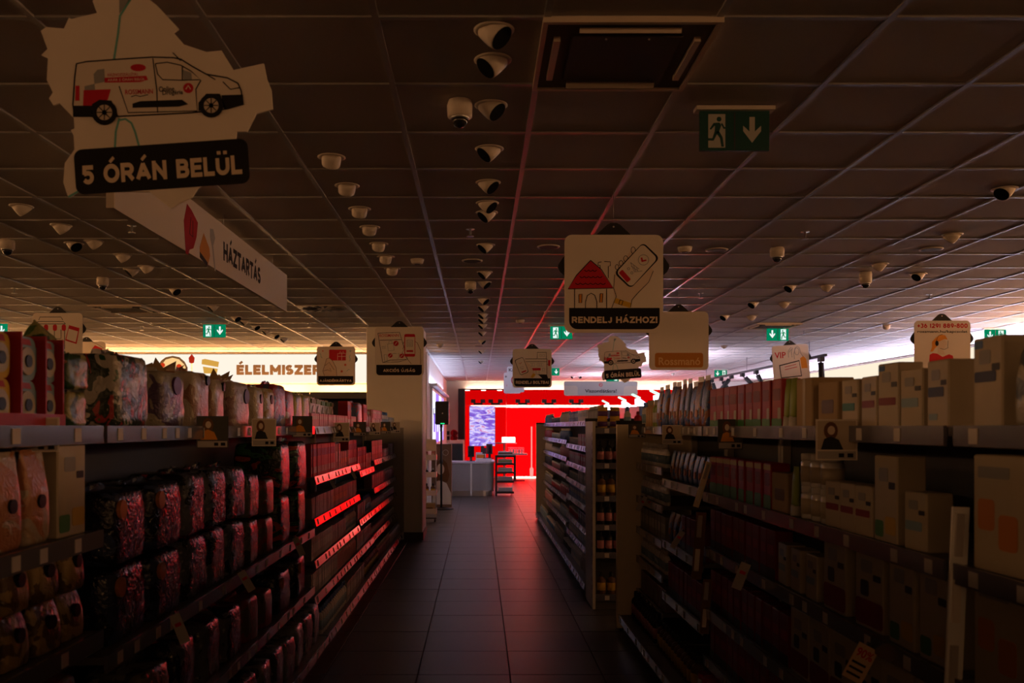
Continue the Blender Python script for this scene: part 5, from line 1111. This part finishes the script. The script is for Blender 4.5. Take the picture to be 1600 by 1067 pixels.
# ------------------------------------------------------------------ till desk and what stands on it
Y = 20.4
t = thing('till_desk', 'grey till desk with curved front before the red wall', 'desk', (0, Y, 0))
arc = [(.36-.30+.30*math.sin(math.radians(a)), .30-.30*math.cos(math.radians(a))) for a in range(0, 91, 10)]
fp = [(-.94, 0)]+arc+[(.36, 1.5), (.16, 1.5), (.16, .75), (-.94, .75)]
off = lambda k: [(x+(k if x > .2 else (-k if x < -.5 else 0)), y-(k if y < .4 else 0)) for x, y in fp]
MB().zprism(fp, .1, .76).build('front_panel', M_desk, t); MB().zprism(off(-.03), 0, .1).build('plinth', M_steel, t); MB().zprism(off(.02), .76, .80).build('worktop', mat('desk_top', (.62, .62, .66), .35), t)
MB().box(-.195, -.155, -.012, 0, .02, .78).build('vertical_trim', M_white, t); b = MB(); pts = [(x, y) for x, y in off(.012)][:11]
b.stroke([(x, 0) for x, y in pts[:2]], .001, 0, .001); MB().zprism(off(.01), .10, .13).build('kick_trim', M_steel, t)
MB().cbox(-.06, .30, .1, .4, .80, .87, .006).build('raised_ledge', M_white, t)
def monitor(x, y, z, w_, h_, rz, label):
    t = thing('till_screen', label, 'screen', (x, y, z), rz); MB().cbox(-w_/2, w_/2, -.015, .02, .1, .1+h_, .006).build('housing', M_black, t); MB().box(-w_/2+.012, w_/2-.012, -.017, -.015, .115, .085+h_).build('display', M_glass, t)
    MB().box(-.02, .02, -.01, .03, .01, .12).build('neck', M_black, t); MB().cbox(-.08, .08, -.06, .08, 0, .012, .004).build('foot', M_black, t)
monitor(-.18, 20.75, .80, .16, .26, .5, 'dark till screen on the left of the desk'); monitor(.25, 20.72, .87, .2, .24, -.9, 'dark till screen at the rounded end of the desk')
t = thing('card_terminal', 'small card terminal with stand on the till desk', 'card terminal', (.13, 20.62, .87)); MB().box(-.03, .03, -.03, .03, 0, .01).build('foot', M_black, t); MB().tube([(0, 0, .01), (0, .01, .12)], .01).build('stem', M_black, t); MB().cbox(-.045, .045, -.03, .0, .11, .25, .005).build('handset', M_dark, t)
t = thing('paper_roll_box', 'white box of paper behind the till screens', 'box', (.05, 20.95, .80)); MB().cbox(-.12, .12, -.08, .08, 0, .2, .008).build('box', M_white, t); MB().box(-.1, .1, -.083, -.08, .05, .15).build('label', M_orange, t)
t = thing('swivel_chair', 'black swivel chair behind the till desk', 'chair', (-.47, 21.5, 0), .5)
MB().cbox(-.24, .24, -.24, .22, .50, .58, .03).build('seat', M_blackm, t); MB().cbox(-.22, .22, .2, .27, .68, 1.2, .03).build('backrest', M_blackm, t); MB().box(-.03, .03, .22, .26, .5, .75).build('back_bar', M_black, t); MB().lathe([(.03, .08), (.03, .5)], 10).build('column', M_black, t)
for k in range(5): a_ = 2*PI*k/5; MB().tube([(0, 0, .1), (.28*math.cos(a_), .28*math.sin(a_), .05)], .018).build('leg', M_black, t); MB().lathe([(.025, 0), (.025, .045)], 8, .28*math.cos(a_), .28*math.sin(a_)).build('castor', M_black, t)
# newspaper rack
t = thing('newspaper_rack', 'black tiered rack beside the till desk', 'rack', (.60, 20.5, 0))
MB().box(-.21, -.17, -.05, .0, .0, .94).build('post', M_black, t); MB().box(-.21, -.17, .25, .3, .0, .94).build('post', M_black, t)
for z in (.06, .31, .52, .72, .90): MB().box(-.2, .22, -.08, .3, z, z+.018).build('tier', M_black, t); MB().box(-.2, .22, -.085, -.078, z, z+.05).build('tier_lip', M_black, t)
MB().tube([(.15, -.05, .0), (.2, -.05, .31)], .01).build('brace', M_steel, t)
for z, m, l in ((.08, white, 'pile of newspapers on the lowest rack tier'), (.33, white, 'pile of newspapers on the second rack tier'), (.54, cream, 'pile of leaflets on the third rack tier'), (.74, lime, 'yellow green magazines on the fourth rack tier'), (.92, brown, 'dark magazines on the top rack tier')):
    t2 = thing('paper_pile', l, 'papers', (.61, 20.6, z-.002)); 
    for q in range(4): MB().cbox(-.17+.008*q, .19-.006*q, -.14, .14, .03*q+.0005, .03*q+.0285, .003).build('paper', m if q % 2 == 0 else white, t2, None, .03*(q-1.5))
# round-legged table with basket, lit box and tins
t = thing('side_table', 'white topped table on a black column before the red wall', 'table', (1.07, 26.3, 0))
MB().cbox(-.42, .38, -.3, .3, .77, .82, .008).build('table_top', white, t); MB().box(-.03, .05, -.04, .04, .02, .77).build('column', M_black, t); MB().cbox(-.05, .3, -.2, .2, 0, .03, .006).build('foot', M_black, t)
t = thing('wire_basket', 'white wire basket of small packs on the side table', 'basket', (1.12, 26.25, .82))
for k in range(3): MB().tube([(-.22, -.12, .03+.07*k), (.22, -.12, .03+.07*k), (.24, .12, .03+.07*k), (-.24, .12, .03+.07*k), (-.22, -.12, .03+.07*k)], .006).build('hoop', M_white, t)
for k in range(9): MB().tube([(-.22+.055*k, -.12, 0), (-.22+.055*k, -.125, .18)], .005).build('wire', M_white, t)
MB().box(-.23, .23, -.12, .12, 0, .006).build('basket_floor', M_white, t)
for k in range(5): put(T['c_whitex'], Vector((.95+.085*k, 26.2, .8265)), 0, 'small white box in the wire basket', 'small white boxes in the wire basket')
t = thing('lit_display_box', 'glowing white display box standing over the side table', 'display box', (.93, 26.75, 0))
MB().tube([(-.15, 0, 0), (-.15, 0, 1.1)], .03, 10).build('post', cream, t); MB().cbox(-.22, .18, -.08, .08, 1.14, 1.30, .01).build('glowing_box', emis('display_box_glow', (1, .85, .75), 3.5), t); MB().box(-.42, .22, -.12, .12, 1.1, 1.13).build('shelf', white, t); MB().cbox(-.26, .05, -.1, .1, 0, .03, .005).build('foot', M_black, t)
for s, z in ((0, 1.42), (1, 1.26)):
    t = thing('wall_badge', 'red round badge on the far wall, %s of two' % ('upper' if s == 0 else 'lower'), 'wall sign', (-.80, YB-.004, z)); MB().prism(circ(.02, 0, .11, 20), -.03, 0).build('disc', M_red, t); MB().prism([(.0, -.09), (.17, 0), (.0, .09)], -.035, -.03).build('arrow', dred, t); MB().box(-.22, -.12, -.03, 0, -.06, .06).build('plate', M_black, t)
# video screen
def screenmat():
    m = bpy.data.materials.new('video_picture'); m.use_nodes = True; nt = m.node_tree; nt.nodes.remove(nt.nodes['Principled BSDF']); e = nt.nodes.new('ShaderNodeEmission'); tc = nt.nodes.new('ShaderNodeTexCoord'); mp = nt.nodes.new('ShaderNodeMapping'); mp.inputs['Scale'].default_value = (1.6, 1, 5)
    n = nt.nodes.new('ShaderNodeTexNoise'); n.inputs['Scale'].default_value = 1.7; n.inputs['Detail'].default_value = 4; n.inputs['Distortion'].default_value = 1.2; cr = nt.nodes.new('ShaderNodeValToRGB')
    for p, c in ((.0, (.05, .02, .25)), (.40, (.22, .10, .62)), (.50, (.42, .34, .85)), (.56, (.78, .72, 1)), (.64, (.55, .08, .35)), (.72, (.9, .85, 1))):
        el = cr.color_ramp.elements.new(p); el.color = (*c, 1)
    nt.links.new(tc.outputs['Object'], mp.inputs['Vector']); nt.links.new(mp.outputs[0], n.inputs['Vector']); nt.links.new(n.outputs['Fac'], cr.inputs[0]); nt.links.new(cr.outputs[0], e.inputs[0]); e.inputs[1].default_value = 1.1
    nt.links.new(e.outputs[0], nt.nodes['Material Output'].inputs[0]); return m
t = thing('video_screen', 'tall video screen with violet and white picture before the red wall', 'screen', (.11, 25.9, 0))
MB().box(-.38, .37, -.004, .0, 1.05, 2.22).build('picture', screenmat(), t); MB().cbox(-.39, .38, 0, .05, 1.04, 2.23, .004).build('housing', M_dark, t); MB().box(-.05, .05, .0, .05, .03, 1.04).build('stand_column', M_dark, t); MB().cbox(-.3, .3, -.2, .25, 0, .03, .006).build('stand_foot', M_dark, t)

# ------------------------------------------------------------------ cosmetics units with lit canopies
for k, (y, l) in enumerate(((23.1, 'farthest cosmetics unit with a glowing slanted canopy'), (20.4, 'second farthest cosmetics unit with a glowing slanted canopy'), (18.6, 'second nearest cosmetics unit with a glowing slanted canopy'), (16.6, 'nearest cosmetics unit with a glowing slanted canopy'))):
    t = thing('cosmetics_unit', l, 'cosmetics unit', (3.4, y, 0), 0, 'cosmetics units with lit canopies')
    MB().cbox(0, .6, 0, 1.2, .0, 2.06, .01).build('body', M_dark, t)
    MB().add([(0, 0, 2.07), (0, 0, 2.22), (.22, 0, 2.07), (0, .5, 2.07), (0, .5, 2.22), (.22, .5, 2.07)], [(0, 2, 1), (3, 4, 5), (0, 1, 4, 3), (1, 2, 5, 4), (0, 3, 5, 2)]).build('glowing_wedge', emis('canopy_glow', (.80, .80, 1.0), 3.5), t)
    MB().add([(-.13, -.01, 2.29), (-.13, -.01, 2.32), (.03, -.01, 2.24), (.03, -.01, 2.21), (-.13, .2, 2.29), (-.13, .2, 2.32), (.03, .2, 2.24), (.03, .2, 2.21)], [(0, 3, 2, 1), (4, 5, 6, 7), (0, 1, 5, 4), (1, 2, 6, 5), (2, 3, 7, 6), (3, 0, 4, 7)]).build('canopy_edge', emis('canopy_edge_glow', (.55, 1, .75), 1.6), t)
    if k != 1: MB().box(.05, .55, .1, 1.1, 2.06, 2.068).build('added_uplight', emis('added_uplight_glow', (.86, .82, 1.08), E_TOP), t)  # hidden top panel added to light the far ceiling
    for z in (.5, .9, 1.3, 1.7): MB().box(-.12, 0, .03, 1.17, z, z+.02).build('shelf', M_white, t)
